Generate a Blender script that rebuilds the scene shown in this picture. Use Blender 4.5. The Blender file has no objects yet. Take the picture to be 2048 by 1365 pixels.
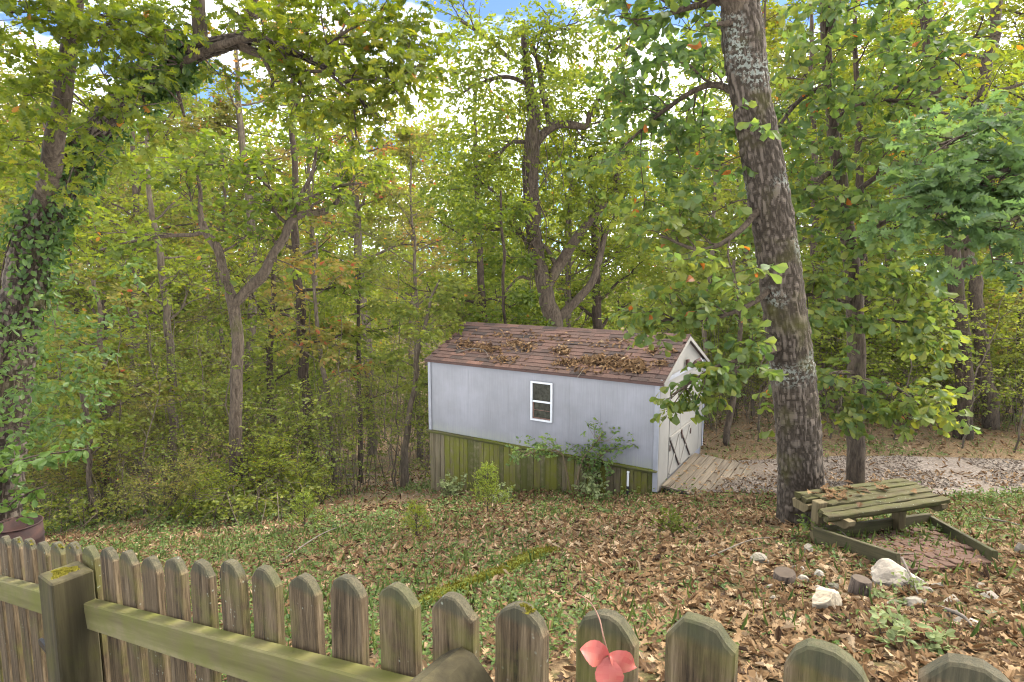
import bpy, math, random
import numpy as np
from mathutils import Vector, Matrix

# ------------------------------------------------------------------ camera, sky, sun, exposure
SC = bpy.context.scene
COL = SC.collection
FPX, PITCH, CZ = 1172.0, 0.1188, 3.7          # focal length in photo pixels, downward tilt, eye height
cam_d = bpy.data.cameras.new('camera')
cam = bpy.data.objects.new('camera', cam_d); COL.objects.link(cam)
cam.location = (0, 0, CZ); cam.rotation_euler = (math.pi/2 - PITCH, 0, 0)
cam_d.sensor_width = 36; cam_d.lens = 36*FPX/2048; cam_d.clip_start = .05; cam_d.clip_end = 2000
SC.camera = cam

SUN_EL, SUN_AZ = math.radians(52), math.radians(68)       # azimuth measured from +Y (view direction) towards +X
world = bpy.data.worlds.new('World'); SC.world = world; world.use_nodes = True
wn, wl = world.node_tree.nodes, world.node_tree.links
wn.clear()
w_out = wn.new('ShaderNodeOutputWorld'); w_bg = wn.new('ShaderNodeBackground'); w_sky = wn.new('ShaderNodeTexSky')
w_sky.sky_type = 'NISHITA'; w_sky.sun_disc = False
w_sky.sun_elevation = SUN_EL; w_sky.sun_rotation = SUN_AZ
w_sky.altitude = 3000; w_sky.air_density = .5; w_sky.dust_density = 0; w_sky.ozone_density = 2.0
w_bg.inputs['Strength'].default_value = .10
w_tc = wn.new('ShaderNodeTexCoord'); w_map = wn.new('ShaderNodeMapping'); w_map.inputs['Scale'].default_value = (1, 1, 2.2)
w_map.inputs['Location'].default_value = (5.2, .7, 2.2)
w_nz = wn.new('ShaderNodeTexNoise'); w_nz.inputs['Scale'].default_value = 2.6; w_nz.inputs['Detail'].default_value = 7; w_nz.inputs['Roughness'].default_value = .55
w_rp = wn.new('ShaderNodeValToRGB'); w_rp.color_ramp.elements[0].position = .45; w_rp.color_ramp.elements[1].position = .58
w_mx = wn.new('ShaderNodeMix'); w_mx.data_type = 'RGBA'
w_mx.inputs[7].default_value = (12, 12, 12, 1)           # sunlit cloud
wl.new(w_tc.outputs['Generated'], w_map.inputs['Vector']); wl.new(w_map.outputs['Vector'], w_nz.inputs['Vector'])
wl.new(w_nz.outputs['Fac'], w_rp.inputs['Fac']); wl.new(w_rp.outputs['Color'], w_mx.inputs[0])
wl.new(w_sky.outputs['Color'], w_mx.inputs[6]); wl.new(w_mx.outputs[2], w_bg.inputs['Color'])
wl.new(w_bg.outputs['Background'], w_out.inputs['Surface'])

sun_d = bpy.data.lights.new('sun', 'SUN'); sun_d.energy = 2.2; sun_d.angle = math.radians(40); sun_d.color = (1, .95, .86)
sun = bpy.data.objects.new('sun', sun_d); COL.objects.link(sun)
_sd = Vector((math.sin(SUN_AZ)*math.cos(SUN_EL), math.cos(SUN_AZ)*math.cos(SUN_EL), math.sin(SUN_EL)))
sun.rotation_euler = _sd.to_track_quat('Z', 'Y').to_euler(); sun.location = _sd*60

SC.view_settings.view_transform = 'Standard'; SC.view_settings.look = 'None'
SC.view_settings.gamma = 1; SC.view_settings.use_curve_mapping = False
SC.view_settings.exposure = 2.5
cy = SC.cycles
cy.max_bounces = 5; cy.diffuse_bounces = 4; cy.glossy_bounces = 1; cy.transmission_bounces = 3; cy.transparent_max_bounces = 4
cy.caustics_reflective = False; cy.caustics_refractive = False; cy.sample_clamp_indirect = 8
cy.use_fast_gi = True; cy.fast_gi_method = 'REPLACE'; cy.ao_bounces = 1; cy.ao_bounces_render = 1
world.light_settings.ao_factor = .78; world.light_settings.distance = 2.5
cy.filter_width = 1.1; cy.use_denoising = True; cy.use_adaptive_sampling = True; cy.adaptive_threshold = .02; cy.adaptive_min_samples = 12

# ------------------------------------------------------------------ helpers
rng = np.random.default_rng(7)
UP = np.array((0., 0., 1.))
def ray(px, py):
    u = (px-1024)/FPX; v = (py-682.5)/FPX
    return np.array((u, math.cos(PITCH)-v*math.sin(PITCH), -math.sin(PITCH)-v*math.cos(PITCH)))
def at(px, py, d):
    """world point seen at photo pixel (px, py), d metres ahead of the camera"""
    r = ray(px, py); p = r*(d/r[1]); return p+np.array((0, 0, CZ))
def norm(v):
    v = np.asarray(v, float); return v/(np.linalg.norm(v, axis=-1, keepdims=True)+1e-12)
def smooth(t): t = np.clip(t, 0, 1); return t*t*(3-2*t)

_perm = np.random.default_rng(3).random(65536)
def _h(ix, iy, iz):
    return _perm[((ix*73856093) ^ (iy*19349663) ^ (iz*83492791)) & 65535]
def vnoise(P):
    """value noise 0..1 of points (..., 3)"""
    P = np.asarray(P, float); i = np.floor(P).astype(np.int64); f = P-i; f = f*f*(3-2*f)
    x, y, z = i[..., 0], i[..., 1], i[..., 2]; fx, fy, fz = f[..., 0], f[..., 1], f[..., 2]
    r = 0
    for dx in (0, 1):
        for dy in (0, 1):
            for dz in (0, 1):
                r = r+_h(x+dx, y+dy, z+dz)*(fx if dx else 1-fx)*(fy if dy else 1-fy)*(fz if dz else 1-fz)
    return r
def fbm(P, o=3):
    P = np.asarray(P, float); r = 0; a = .5; t = 0
    for k in range(o):
        r = r+a*vnoise(P*2**k+17.3*k); t += a; a *= .5
    return r/t

def new_obj(name, me, parent=None, mat=None):
    o = bpy.data.objects.new(name, me); COL.objects.link(o)
    if parent is not None: o.parent = parent
    if mat is not None and me is not None and not me.materials: me.materials.append(mat)
    return o
def empty(name, loc, rz=0):
    o = bpy.data.objects.new(name, None); COL.objects.link(o); o.location = loc; o.rotation_euler = (0, 0, rz)
    o.empty_display_size = .2
    return o
def tag(o, label=None, cat=None, group=None, kind=None):
    if label: o['label'] = label
    if cat: o['category'] = cat
    if group: o['group'] = group
    if kind: o['kind'] = kind
    return o
def copy_tree(o, parent=None):
    c = o.copy(); COL.objects.link(c); c.parent = parent
    for ch in o.children: copy_tree(ch, c)
    return c

def mesh_arrays(name, V, loops, totals, rnd=None, smooth_=False):
    """mesh from flat numpy arrays; rnd = one number per face"""
    me = bpy.data.meshes.new(name)
    V = np.asarray(V, np.float32); loops = np.asarray(loops, np.int32).ravel(); totals = np.asarray(totals, np.int32).ravel()
    me.vertices.add(len(V)); me.vertices.foreach_set('co', V.ravel())
    me.loops.add(len(loops)); me.loops.foreach_set('vertex_index', loops)
    me.polygons.add(len(totals))
    starts = np.zeros(len(totals), np.int32); starts[1:] = np.cumsum(totals)[:-1]
    me.polygons.foreach_set('loop_start', starts)
    if smooth_: me.polygons.foreach_set('use_smooth', np.ones(len(totals), bool))
    else: me.polygons.foreach_set('use_smooth', np.zeros(len(totals), bool))
    me.update(calc_edges=True)
    if rnd is not None:
        a = me.attributes.new('rnd', 'FLOAT', 'FACE'); a.data.foreach_set('value', np.asarray(rnd, np.float32))
    return me

class MB:
    """small mesh builder: collects boxes / tubes / prisms into one mesh"""
    def __init__(s): s.V = []; s.F = []; s.n = 0
    def add(s, V, F):
        V = np.asarray(V, float); s.V.append(V); s.F += [tuple(int(i)+s.n for i in f) for f in F]; s.n += len(V); return s
    def box(s, c, size, R=None, bev=0.0, jit=0.0):
        hx, hy, hz = np.array(size)/2
        if bev <= 0:
            V = np.array([(x, y, z) for x in (-hx, hx) for y in (-hy, hy) for z in (-hz, hz)])
            F = [(0, 1, 3, 2), (4, 6, 7, 5), (0, 4, 5, 1), (2, 3, 7, 6), (0, 2, 6, 4), (1, 5, 7, 3)]
        else:
            b = min(bev, hx*.9, hy*.9, hz*.9); V = []; idx = {}
            for sx in (-1, 1):
                for sy in (-1, 1):
                    for sz in (-1, 1):
                        for ax in range(3):
                            p = [sx*hx, sy*hy, sz*hz]
                            for k, h in enumerate((hx, hy, hz)):
                                if k != ax: p[k] = (sx, sy, sz)[k]*(h-b)
                            idx[(sx, sy, sz, ax)] = len(V); V.append(p)
            F = []
            for ax in range(3):
                o = [k for k in range(3) if k != ax]
                for sg in (-1, 1):
                    q = []
                    for (i, j) in ((-1, -1), (1, -1), (1, 1), (-1, 1)):
                        t = [0, 0, 0]; t[ax] = sg; t[o[0]] = i; t[o[1]] = j; q.append(idx[(*t, ax)])
                    F.append(tuple(q))
            for ax in range(3):            # edges along ax
                o = [k for k in range(3) if k != ax]
                for i in (-1, 1):
                    for j in (-1, 1):
                        def g(e, face):
                            t = [0, 0, 0]; t[ax] = e; t[o[0]] = i; t[o[1]] = j; return idx[(*t, face)]
                        F.append((g(-1, o[0]), g(1, o[0]), g(1, o[1]), g(-1, o[1])))
            for sx in (-1, 1):
                for sy in (-1, 1):
                    for sz in (-1, 1): F.append(tuple(idx[(sx, sy, sz, ax)] for ax in range(3)))
            V = np.array(V)
        if jit: V = V+np.random.default_rng(len(V)+s.n).normal(0, jit, V.shape)
        if R is not None: V = V@np.asarray(R).T
        return s.add(V+np.array(c), F)
    def prism(s, pts, axis, lo, hi):
        """pts: 2-D outline; extruded along axis from lo to hi (other two axes in order)"""
        n = len(pts); o = [k for k in range(3) if k != axis]; V = np.zeros((2*n, 3))
        for e, w in enumerate((lo, hi)):
            for i, p in enumerate(pts): V[e*n+i, axis] = w; V[e*n+i, o[0]] = p[0]; V[e*n+i, o[1]] = p[1]
        F = [tuple(range(n))[::-1], tuple(range(n, 2*n))]+[(i, (i+1) % n, n+(i+1) % n, n+i) for i in range(n)]
        return s.add(V, F)
    def tube(s, P, r, sides=8, caps=True):
        V, F = tube_arrays(P, r, sides); s.add(V, F)
        if caps:
            n = len(P); b = s.n-len(V); s.F.append(tuple(range(b, b+sides))[::-1]); s.F.append(tuple(range(b+(n-1)*sides, b+n*sides)))
        return s
    def lathe(s, prof, sides=24, c=(0, 0, 0)):
        m = len(prof); a = np.arange(sides)/sides*2*math.pi
        V = np.array([(r*math.cos(t), r*math.sin(t), z) for (r, z) in prof for t in a])+np.array(c)
        F = [(i*sides+j, i*sides+(j+1) % sides, (i+1)*sides+(j+1) % sides, (i+1)*sides+j) for i in range(m-1) for j in range(sides)]
        return s.add(V, F)
    def build(s, name, mat=None, parent=None, smooth_=False):
        me = bpy.data.meshes.new(name); me.from_pydata(np.concatenate(s.V).tolist(), [], s.F)
        import bmesh
        bm = bmesh.new(); bm.from_mesh(me); bmesh.ops.recalc_face_normals(bm, faces=bm.faces); bm.to_mesh(me); bm.free()
        if smooth_:
            for p in me.polygons: p.use_smooth = True
        me.update()
        return new_obj(name, me, parent, mat)

def frames(P):
    P = np.asarray(P, float); T = np.gradient(P, axis=0); T = norm(T)
    a = np.array((1., 0, 0)) if abs(T[0][0]) < .8 else np.array((0, 1., 0))
    N = np.zeros_like(P); n = a-T[0]*a.dot(T[0]); N[0] = n/np.linalg.norm(n)
    for i in range(1, len(P)):
        n = N[i-1]-T[i]*N[i-1].dot(T[i]); N[i] = n/(np.linalg.norm(n)+1e-9)
    return T, N, np.cross(T, N)
def tube_verts(P, r, sides):
    T, N, B = frames(P); a = np.arange(sides)/sides*2*math.pi
    r = np.asarray(r, float).reshape(len(P), -1)
    return (P[:, None, :]+(N[:, None, :]*np.cos(a)[None, :, None]+B[:, None, :]*np.sin(a)[None, :, None])*r[:, :, None]).reshape(-1, 3)
def tube_quads(m, sides):
    i = np.arange(m-1)[:, None]; j = np.arange(sides)[None, :]; k = (j+1) % sides
    return np.stack([i*sides+j, i*sides+k, (i+1)*sides+k, (i+1)*sides+j], -1).reshape(-1, 4)
def tube_arrays(P, r, sides):
    P = np.asarray(P, float); r = np.broadcast_to(np.asarray(r, float), (len(P),))
    return tube_verts(P, r, sides), [tuple(q) for q in tube_quads(len(P), sides)]
def spline(P, step=None, n=None, cols=None):
    """Catmull-Rom resample of points (and extra columns)"""
    P = np.asarray(P, float); m = len(P)
    Q = np.vstack([2*P[0]-P[1], P, 2*P[-1]-P[-2]])
    if n is None: n = max(2, int(np.linalg.norm(np.diff(P[:, :3], axis=0), axis=1).sum()/step)+1)
    t = np.linspace(0, m-1-1e-6, n); i = t.astype(int); f = (t-i)[:, None]
    a, b, c, d = Q[i], Q[i+1], Q[i+2], Q[i+3]
    return .5*((2*b)+(c-a)*f+(2*a-5*b+4*c-d)*f**2+(3*b-a-3*c+d)*f**3)

# ------------------------------------------------------------------ materials
def mat_new(name):
    m = bpy.data.materials.new(name); m.use_nodes = True; nt = m.node_tree
    return m, nt, nt.nodes['Principled BSDF']
def N_(nt, typ, **kw):
    n = nt.nodes.new(typ)
    for k, v in kw.items():
        if hasattr(n, k): setattr(n, k, v)
        else: n.inputs[k].default_value = v
    return n
def ramp(nt, stops, interp='LINEAR'):
    r = nt.nodes.new('ShaderNodeValToRGB'); e = r.color_ramp.elements; r.color_ramp.interpolation = interp
    while len(e) < len(stops): e.new(.5)
    for x, (p, c) in zip(e, stops): x.position = p; x.color = (*c, 1) if len(c) == 3 else c
    return r
def mixc(nt, fac, a, b, blend='MIX'):
    m = nt.nodes.new('ShaderNodeMix'); m.data_type = 'RGBA'; m.blend_type = blend
    for s, v in ((0, fac), (6, a), (7, b)):
        if hasattr(v, 'links') or isinstance(v, bpy.types.NodeSocket): nt.links.new(v, m.inputs[s])
        elif isinstance(v, (int, float)): m.inputs[s].default_value = v
        else: m.inputs[s].default_value = (*v, 1)
    return m.outputs[2]
def coords(nt, scale=(1, 1, 1), kind='Object', loc_random=False):
    tc = nt.nodes.new('ShaderNodeTexCoord'); mp = nt.nodes.new('ShaderNodeMapping'); mp.inputs['Scale'].default_value = scale
    if kind == 'World':
        g = nt.nodes.new('ShaderNodeNewGeometry'); nt.links.new(g.outputs['Position'], mp.inputs['Vector'])
    else: nt.links.new(tc.outputs[kind], mp.inputs['Vector'])
    if loc_random:
        oi = nt.nodes.new('ShaderNodeObjectInfo'); mm = N_(nt, 'ShaderNodeMath', operation='MULTIPLY'); mm.inputs[1].default_value = 37.0
        nt.links.new(oi.outputs['Random'], mm.inputs[0]); cb = nt.nodes.new('ShaderNodeCombineXYZ')
        for k in range(3): nt.links.new(mm.outputs[0], cb.inputs[k])
        nt.links.new(cb.outputs[0], mp.inputs['Location'])
    return mp.outputs['Vector']
def noise(nt, vec, scale, detail=4, rough=.55, dist=0):
    n = N_(nt, 'ShaderNodeTexNoise'); n.inputs['Scale'].default_value = scale; n.inputs['Detail'].default_value = detail
    n.inputs['Roughness'].default_value = rough; n.inputs['Distortion'].default_value = dist
    nt.links.new(vec, n.inputs['Vector']); return n.outputs['Fac']
def bump(nt, bsdf, h, strength=.3, dist=.01):
    b = N_(nt, 'ShaderNodeBump'); b.inputs['Strength'].default_value = strength; b.inputs['Distance'].default_value = dist
    nt.links.new(h, b.inputs['Height']); nt.links.new(b.outputs['Normal'], bsdf.inputs['Normal'])

def mat_simple(name, col, rough=.6, var=.25, scale=8, spec=.3, metal=0, bmp=0):
    m, nt, b = mat_new(name); v = coords(nt, loc_random=True); f = noise(nt, v, scale, 5)
    c = np.array(col); r = ramp(nt, [(.25, tuple(c*(1-var))), (.75, tuple(np.minimum(c*(1+var), 1)))]); nt.links.new(f, r.inputs[0])
    nt.links.new(r.outputs[0], b.inputs['Base Color']); b.inputs['Roughness'].default_value = rough
    b.inputs['Specular IOR Level'].default_value = spec; b.inputs['Metallic'].default_value = metal
    if bmp: bump(nt, b, f, bmp, .01)
    return m

def mat_leaf(name, stops, trans=.35, rough=.45, spec=.35, obj_var=.12):
    """leaf colour by the per-leaf number 'rnd'; part of the light passes through"""
    m, nt, b = mat_new(name)
    a = N_(nt, 'ShaderNodeAttribute', attribute_name='rnd'); r = ramp(nt, stops)
    oi = nt.nodes.new('ShaderNodeObjectInfo'); mr = N_(nt, 'ShaderNodeMapRange'); mr.inputs['To Min'].default_value = -obj_var; mr.inputs['To Max'].default_value = obj_var
    nt.links.new(oi.outputs['Random'], mr.inputs['Value']); ad = N_(nt, 'ShaderNodeMath', operation='ADD', use_clamp=True)
    nt.links.new(a.outputs['Fac'], ad.inputs[0]); nt.links.new(mr.outputs[0], ad.inputs[1]); nt.links.new(ad.outputs[0], r.inputs[0])
    nt.nodes.remove(b); d = N_(nt, 'ShaderNodeBsdfDiffuse'); nt.links.new(r.outputs[0], d.inputs['Color'])
    if trans > 0:
        t = N_(nt, 'ShaderNodeBsdfTranslucent')
        hs = N_(nt, 'ShaderNodeHueSaturation'); hs.inputs['Hue'].default_value = .485; hs.inputs['Saturation'].default_value = 1.1; hs.inputs['Value'].default_value = 1.7
        nt.links.new(r.outputs[0], hs.inputs['Color']); nt.links.new(hs.outputs[0], t.inputs['Color'])
        mx = nt.nodes.new('ShaderNodeMixShader'); mx.inputs[0].default_value = trans
        nt.links.new(d.outputs[0], mx.inputs[1]); nt.links.new(t.outputs[0], mx.inputs[2]); sh = mx.outputs[0]
    else: sh = d.outputs[0]
    gl = N_(nt, 'ShaderNodeBsdfGlossy'); gl.inputs['Roughness'].default_value = rough; m2 = nt.nodes.new('ShaderNodeMixShader'); m2.inputs[0].default_value = .05*spec
    nt.links.new(sh, m2.inputs[1]); nt.links.new(gl.outputs[0], m2.inputs[2])
    nt.links.new(m2.outputs[0], nt.nodes['Material Output'].inputs['Surface'])
    return m

def mat_bark(name, dark, light, moss=(.05, .06, .012), moss_amt=.35, lichen=0, scale=1.0, bmp=.8, ridged=False):
    m, nt, b = mat_new(name); v = coords(nt, (1, 1, .22)); v2 = coords(nt)
    f = noise(nt, v, 26*scale, 6, .65, .6); g = noise(nt, v2, 2.3, 4)
    r = ramp(nt, [(.32, dark), (.52, tuple((np.array(dark)+np.array(light))/2)), (.72, light)]); nt.links.new(f, r.inputs[0])
    if ridged:
        at_ = N_(nt, 'ShaderNodeAttribute', attribute_name='rnd'); fm = N_(nt, 'ShaderNodeMath', operation='MULTIPLY_ADD'); fm.inputs[1].default_value = .35; nt.links.new(f, fm.inputs[0])
        am = N_(nt, 'ShaderNodeMath', operation='MULTIPLY'); am.inputs[1].default_value = .65; nt.links.new(at_.outputs['Fac'], am.inputs[0]); nt.links.new(am.outputs[0], fm.inputs[2])
        r = ramp(nt, [(.30, dark), (.46, tuple((np.array(dark)*.5+np.array(light)*.5))), (.66, light)]); nt.links.new(fm.outputs[0], r.inputs[0])
    mr = ramp(nt, [(.62-.2*moss_amt, (0, 0, 0)), (.82-.2*moss_amt, (.8, .8, .8))]); nt.links.new(g, mr.inputs[0])
    c = mixc(nt, mr.outputs[0], r.outputs[0], moss)
    if lichen:
        l1 = noise(nt, v2, 1.1, 1); l2 = noise(nt, v2, 26, 3)
        a1 = ramp(nt, [(.56, (0, 0, 0)), (.68, (1, 1, 1))]); nt.links.new(l1, a1.inputs[0]); a2 = ramp(nt, [(.50, (0, 0, 0)), (.56, (.75, .75, .75))]); nt.links.new(l2, a2.inputs[0])
        lr = nt.nodes.new('ShaderNodeMix'); lr.data_type = 'RGBA'; lr.blend_type = 'MULTIPLY'; lr.inputs[0].default_value = 1; nt.links.new(a1.outputs[0], lr.inputs[6]); nt.links.new(a2.outputs[0], lr.inputs[7])
        c = mixc(nt, lr.outputs[2], c, (.33, .36, .30))
    nt.links.new(c, b.inputs['Base Color']); b.inputs['Roughness'].default_value = .9; b.inputs['Specular IOR Level'].default_value = .15
    bump(nt, b, f, bmp, .02)
    return m

def mat_wood(name, dark, mid, light, axis='Z', moss=(.09, .10, .015), moss_lo=.55, moss_hi=.75, grain=14, bmp=.35, moss_top=None, lichen=0):
    """weathered board: grain along axis, moss in patches"""
    m, nt, b = mat_new(name)
    sc = {'X': (.06, 1, 1), 'Y': (1, .06, 1), 'Z': (1, 1, .06)}[axis]
    v = coords(nt, sc, loc_random=True); v2 = coords(nt, loc_random=True)
    f = noise(nt, v, grain*5, 5, .6, .3); f2 = noise(nt, v, grain, 3, .5, .8)
    ad = N_(nt, 'ShaderNodeMath', operation='MULTIPLY_ADD'); ad.inputs[1].default_value = .45; nt.links.new(f, ad.inputs[0])
    m2 = N_(nt, 'ShaderNodeMath', operation='MULTIPLY'); m2.inputs[1].default_value = .55; nt.links.new(f2, m2.inputs[0]); nt.links.new(m2.outputs[0], ad.inputs[2])
    r = ramp(nt, [(.3, dark), (.5, mid), (.7, light)]); nt.links.new(ad.outputs[0], r.inputs[0])
    g = noise(nt, v2, 9, 6, .65); g2 = noise(nt, v, 5, 4)
    gm = N_(nt, 'ShaderNodeMath', operation='ADD'); nt.links.new(g, gm.inputs[0]); nt.links.new(g2, gm.inputs[1])
    gh = N_(nt, 'ShaderNodeMath', operation='MULTIPLY'); gh.inputs[1].default_value = .5; nt.links.new(gm.outputs[0], gh.inputs[0])
    mo = ramp(nt, [(moss_lo, (0, 0, 0)), (moss_hi, (.85, .85, .85))]); nt.links.new(gh.outputs[0], mo.inputs[0])
    c = mixc(nt, mo.outputs[0], r.outputs[0], moss)
    if lichen:
        l2 = noise(nt, v2, 55, 2); lr = ramp(nt, [(.70, (0, 0, 0)), (.74, (.7, .7, .7))]); nt.links.new(l2, lr.inputs[0]); c = mixc(nt, lr.outputs[0], c, (.32, .36, .30))
    nt.links.new(c, b.inputs['Base Color']); b.inputs['Roughness'].default_value = .85; b.inputs['Specular IOR Level'].default_value = .2
    bump(nt, b, ad.outputs[0], bmp, .006)
    return m
# ------------------------------------------------------------------ ground
SX, SY = 2.4207, 9.4074                    # near corner of the shed
D1 = np.array((-.8501, .5266)); D2 = np.array((.5266, .8501))
def ground0(x, y):
    x = np.asarray(x, float); y = np.asarray(y, float)
    yy = np.maximum(y, -2)
    zp = -1.42+.094*np.minimum(x, 0)+.02*np.clip(x, 0, 8)-.257*yy
    a = (x-SX)*D1[0]+(y-SY)*D1[1]
    w = smooth((a+.5)/5.5)
    F = (1-w)*(-3.66-.006*y)+w*(-5.2-.05*np.minimum(y, 60))
    k = .16
    z = .5*(zp+F+np.sqrt((zp-F)**2+k*k))
    return z+CZ
def ground(x, y):
    x = np.asarray(x, float); y = np.asarray(y, float)
    n = fbm(np.stack([x*.9, y*.9, np.zeros_like(x)], -1), 3)-.5
    n2 = vnoise(np.stack([x*4, y*4, np.zeros_like(x)+5], -1))-.5
    return ground0(x, y)+.10*n+.03*n2
def gpix(px, py):
    """ground point seen at a photo pixel"""
    r = ray(px, py); t = np.linspace(1, 60, 4000)
    P = r[None, :]*(t/r[1])[:, None]; z = P[:, 2]+CZ-ground(P[:, 0], P[:, 1])
    i = int(np.argmax(z < 0)) if (z < 0).any() else len(t)-1
    return np.array((P[i, 0], P[i, 1], float(ground(P[i, 0], P[i, 1]))))

def ground_mesh():
    # finer near the camera, coarse out to the horizon
    ys = np.concatenate([np.arange(-4, 16, .12), np.arange(16, 40, .5), np.array([42, 46, 52, 60, 75, 100, 150, 250, 500, 1000])])
    xs_ = np.concatenate([-np.array([1000, 500, 250, 150, 100, 75, 60, 50, 42, 36]), np.arange(-30, -12, .6), np.arange(-12, 12, .12), np.arange(12, 30, .6), np.array([36, 42, 50, 60, 75, 100, 150, 250, 500, 1000])])
    X, Y = np.meshgrid(xs_, ys); Z = ground(X, Y); V = np.stack([X, Y, Z], -1).reshape(-1, 3)
    ny, nx = X.shape; i = np.arange(ny-1)[:, None]; j = np.arange(nx-1)[None, :]
    Q = np.stack([i*nx+j, i*nx+j+1, (i+1)*nx+j+1, (i+1)*nx+j], -1).reshape(-1, 4)
    return mesh_arrays('ground', V, Q, np.full(len(Q), 4), smooth_=True)
m_soil, nt, b = mat_new('forest_soil'); v = coords(nt, kind='World')
f = noise(nt, v, 3.0, 8, .7); f2 = noise(nt, v, 30, 4); f3 = noise(nt, v, .7, 4)
r = ramp(nt, [(.3, (.06, .038, .02)), (.5, (.125, .082, .042)), (.7, (.19, .132, .07))]); nt.links.new(f2, r.inputs[0])
g_ = ramp(nt, [(.5, (0, 0, 0)), (.62, (.7, .7, .7))]); nt.links.new(f, g_.inputs[0])
c = mixc(nt, g_.outputs[0], r.outputs[0], (.055, .065, .018)); nt.links.new(c, b.inputs['Base Color']); b.inputs['Roughness'].default_value = .95; b.inputs['Specular IOR Level'].default_value = .1
bump(nt, b, f2, .6, .03)
tag(new_obj('ground', ground_mesh(), None, m_soil), kind='structure')

# gravel drive: a sheet that follows the ground from the shed ramp out to the side
def drive_edge(x):      # near and far edge (y) of the gravel at x
    lo = 9.15+.25*np.sin(x*.7)+.12*(x-4)*.3; hi = 11.3+.15*np.sin(x*.9+1)
    return lo, hi
def drive_mask(x, y):
    lo, hi = drive_edge(x); return (x > 3.05+.45*(y-9.2)*.55) & (y > lo) & (y < hi)
gx = np.arange(3.2, 26, .15); NV = 18; V = []
for x in gx:
    lo, hi = drive_edge(x)
    for t in np.linspace(0, 1, NV):
        y = lo+(hi-lo)*t; V.append((x, y, 0))
V = np.array(V); V[:, 0] += np.where(np.arange(len(V)) < NV, (V[:, 1]-9.2)*.25, 0)
V[:, 2] = ground(V[:, 0], V[:, 1])+.012
n = len(gx); i = np.arange(n-1)[:, None]; j = np.arange(NV-1)[None, :]
Q = np.stack([i*NV+j, (i+1)*NV+j, (i+1)*NV+j+1, i*NV+j+1], -1).reshape(-1, 4)
m_gravel, nt, b = mat_new('pale_gravel'); v = coords(nt, kind='World')
vo = N_(nt, 'ShaderNodeTexVoronoi'); vo.inputs['Scale'].default_value = 34; nt.links.new(v, vo.inputs['Vector'])
r = ramp(nt, [(0, (.065, .046, .03)), (.5, (.125, .094, .066)), (1, (.21, .172, .134))]); nt.links.new(vo.outputs['Color'], r.inputs[0])
f = noise(nt, v, 1.6, 6, .65); g_ = ramp(nt, [(.48, (0, 0, 0)), (.62, (.8, .8, .8))]); nt.links.new(f, g_.inputs[0])
c = mixc(nt, g_.outputs[0], r.outputs[0], (.10, .07, .042)); nt.links.new(c, b.inputs['Base Color']); b.inputs['Roughness'].default_value = .9
bump(nt, b, vo.outputs['Distance'], .7, .02)
tag(new_obj('gravel_drive', mesh_arrays('gravel_drive', V, Q, np.full(len(Q), 4), smooth_=True), None, m_gravel), kind='structure')

# ------------------------------------------------------------------ shed
ZF = -3.610+CZ; L, W = 4.88, 2.93
ZE, ZR, ZS = -1.810-(-3.610), -1.167-(-3.610), -3.289-(-3.610)   # eave, ridge and sill above the shed's origin
shed = empty('storage_shed', (SX, SY, ZF), -math.radians(90-58.233))
tag(shed, 'pale blue-grey wooden shed with brown shingle roof, mossy board skirt and double doors', 'shed')
# local x runs along the long wall (0 at the near corner, -L at the far one), y into the depth
m_sid, nt, b = mat_new('painted_siding'); v = coords(nt); vs = coords(nt, (9, 9, .25)); 
f = noise(nt, vs, 7, 5, .6); f2 = noise(nt, v, 1.4, 5, .6); f3 = noise(nt, v, 40, 3)
r = ramp(nt, [(.33, (.232, .226, .232)), (.67, (.266, .259, .265))]); nt.links.new(f, r.inputs[0])
r2 = ramp(nt, [(.35, (.80, .80, .78)), (.7, (1, 1, 1))]); nt.links.new(f2, r2.inputs[0])
c = mixc(nt, 1.0, r.outputs[0], r2.outputs[0], 'MULTIPLY')
sx_ = nt.nodes.new('ShaderNodeSeparateXYZ'); nt.links.new(v, sx_.inputs[0])
# algae stain that creeps up from the ledge, taller in streaks
st = N_(nt, 'ShaderNodeMapRange'); st.inputs['From Min'].default_value = ZS; st.inputs['From Max'].default_value = ZS+.42; st.inputs['To Min'].default_value = 1; st.inputs['To Max'].default_value = 0
nt.links.new(sx_.outputs[2], st.inputs['Value'])
sm = N_(nt, 'ShaderNodeMath', operation='MULTIPLY'); nt.links.new(st.outputs[0], sm.inputs[0]); nt.links.new(f, sm.inputs[1])
sr = ramp(nt, [(.25, (0, 0, 0)), (.62, (.6, .6, .6))]); nt.links.new(sm.outputs[0], sr.inputs[0])
c = mixc(nt, sr.outputs[0], c, (.24, .25, .17)); nt.links.new(c, b.inputs['Base Color']); b.inputs['Roughness'].default_value = .7; b.inputs['Specular IOR Level'].default_value = .25
gw = N_(nt, 'ShaderNodeTexWave'); gw.inputs['Scale'].default_value = 4.2; gw.inputs['Distortion'].default_value = .5; gw.inputs['Detail'].default_value = 2; gw.inputs['Detail Scale'].default_value = 8
nt.links.new(v, gw.inputs['Vector'])
bump(nt, b, f, .10, .003)
m_end = mat_simple('beige_painted_board', (.225, .205, .17), .7, .10, 3)
m_trim = mat_simple('faded_trim_paint', (.25, .248, .255), .7, .12, 6)
m_white = mat_simple('white_window_paint', (.55, .55, .54), .5, .06, 10)
m_dark = mat_simple('dark_gap', (.03, .028, .025), .9, .2, 5)
m_brown = mat_simple('dark_brown_metal', (.075, .04, .03), .5, .2, 5)
m_joint = mat_simple('grey_joint', (.22, .22, .24), .8, .1, 4)

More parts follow.
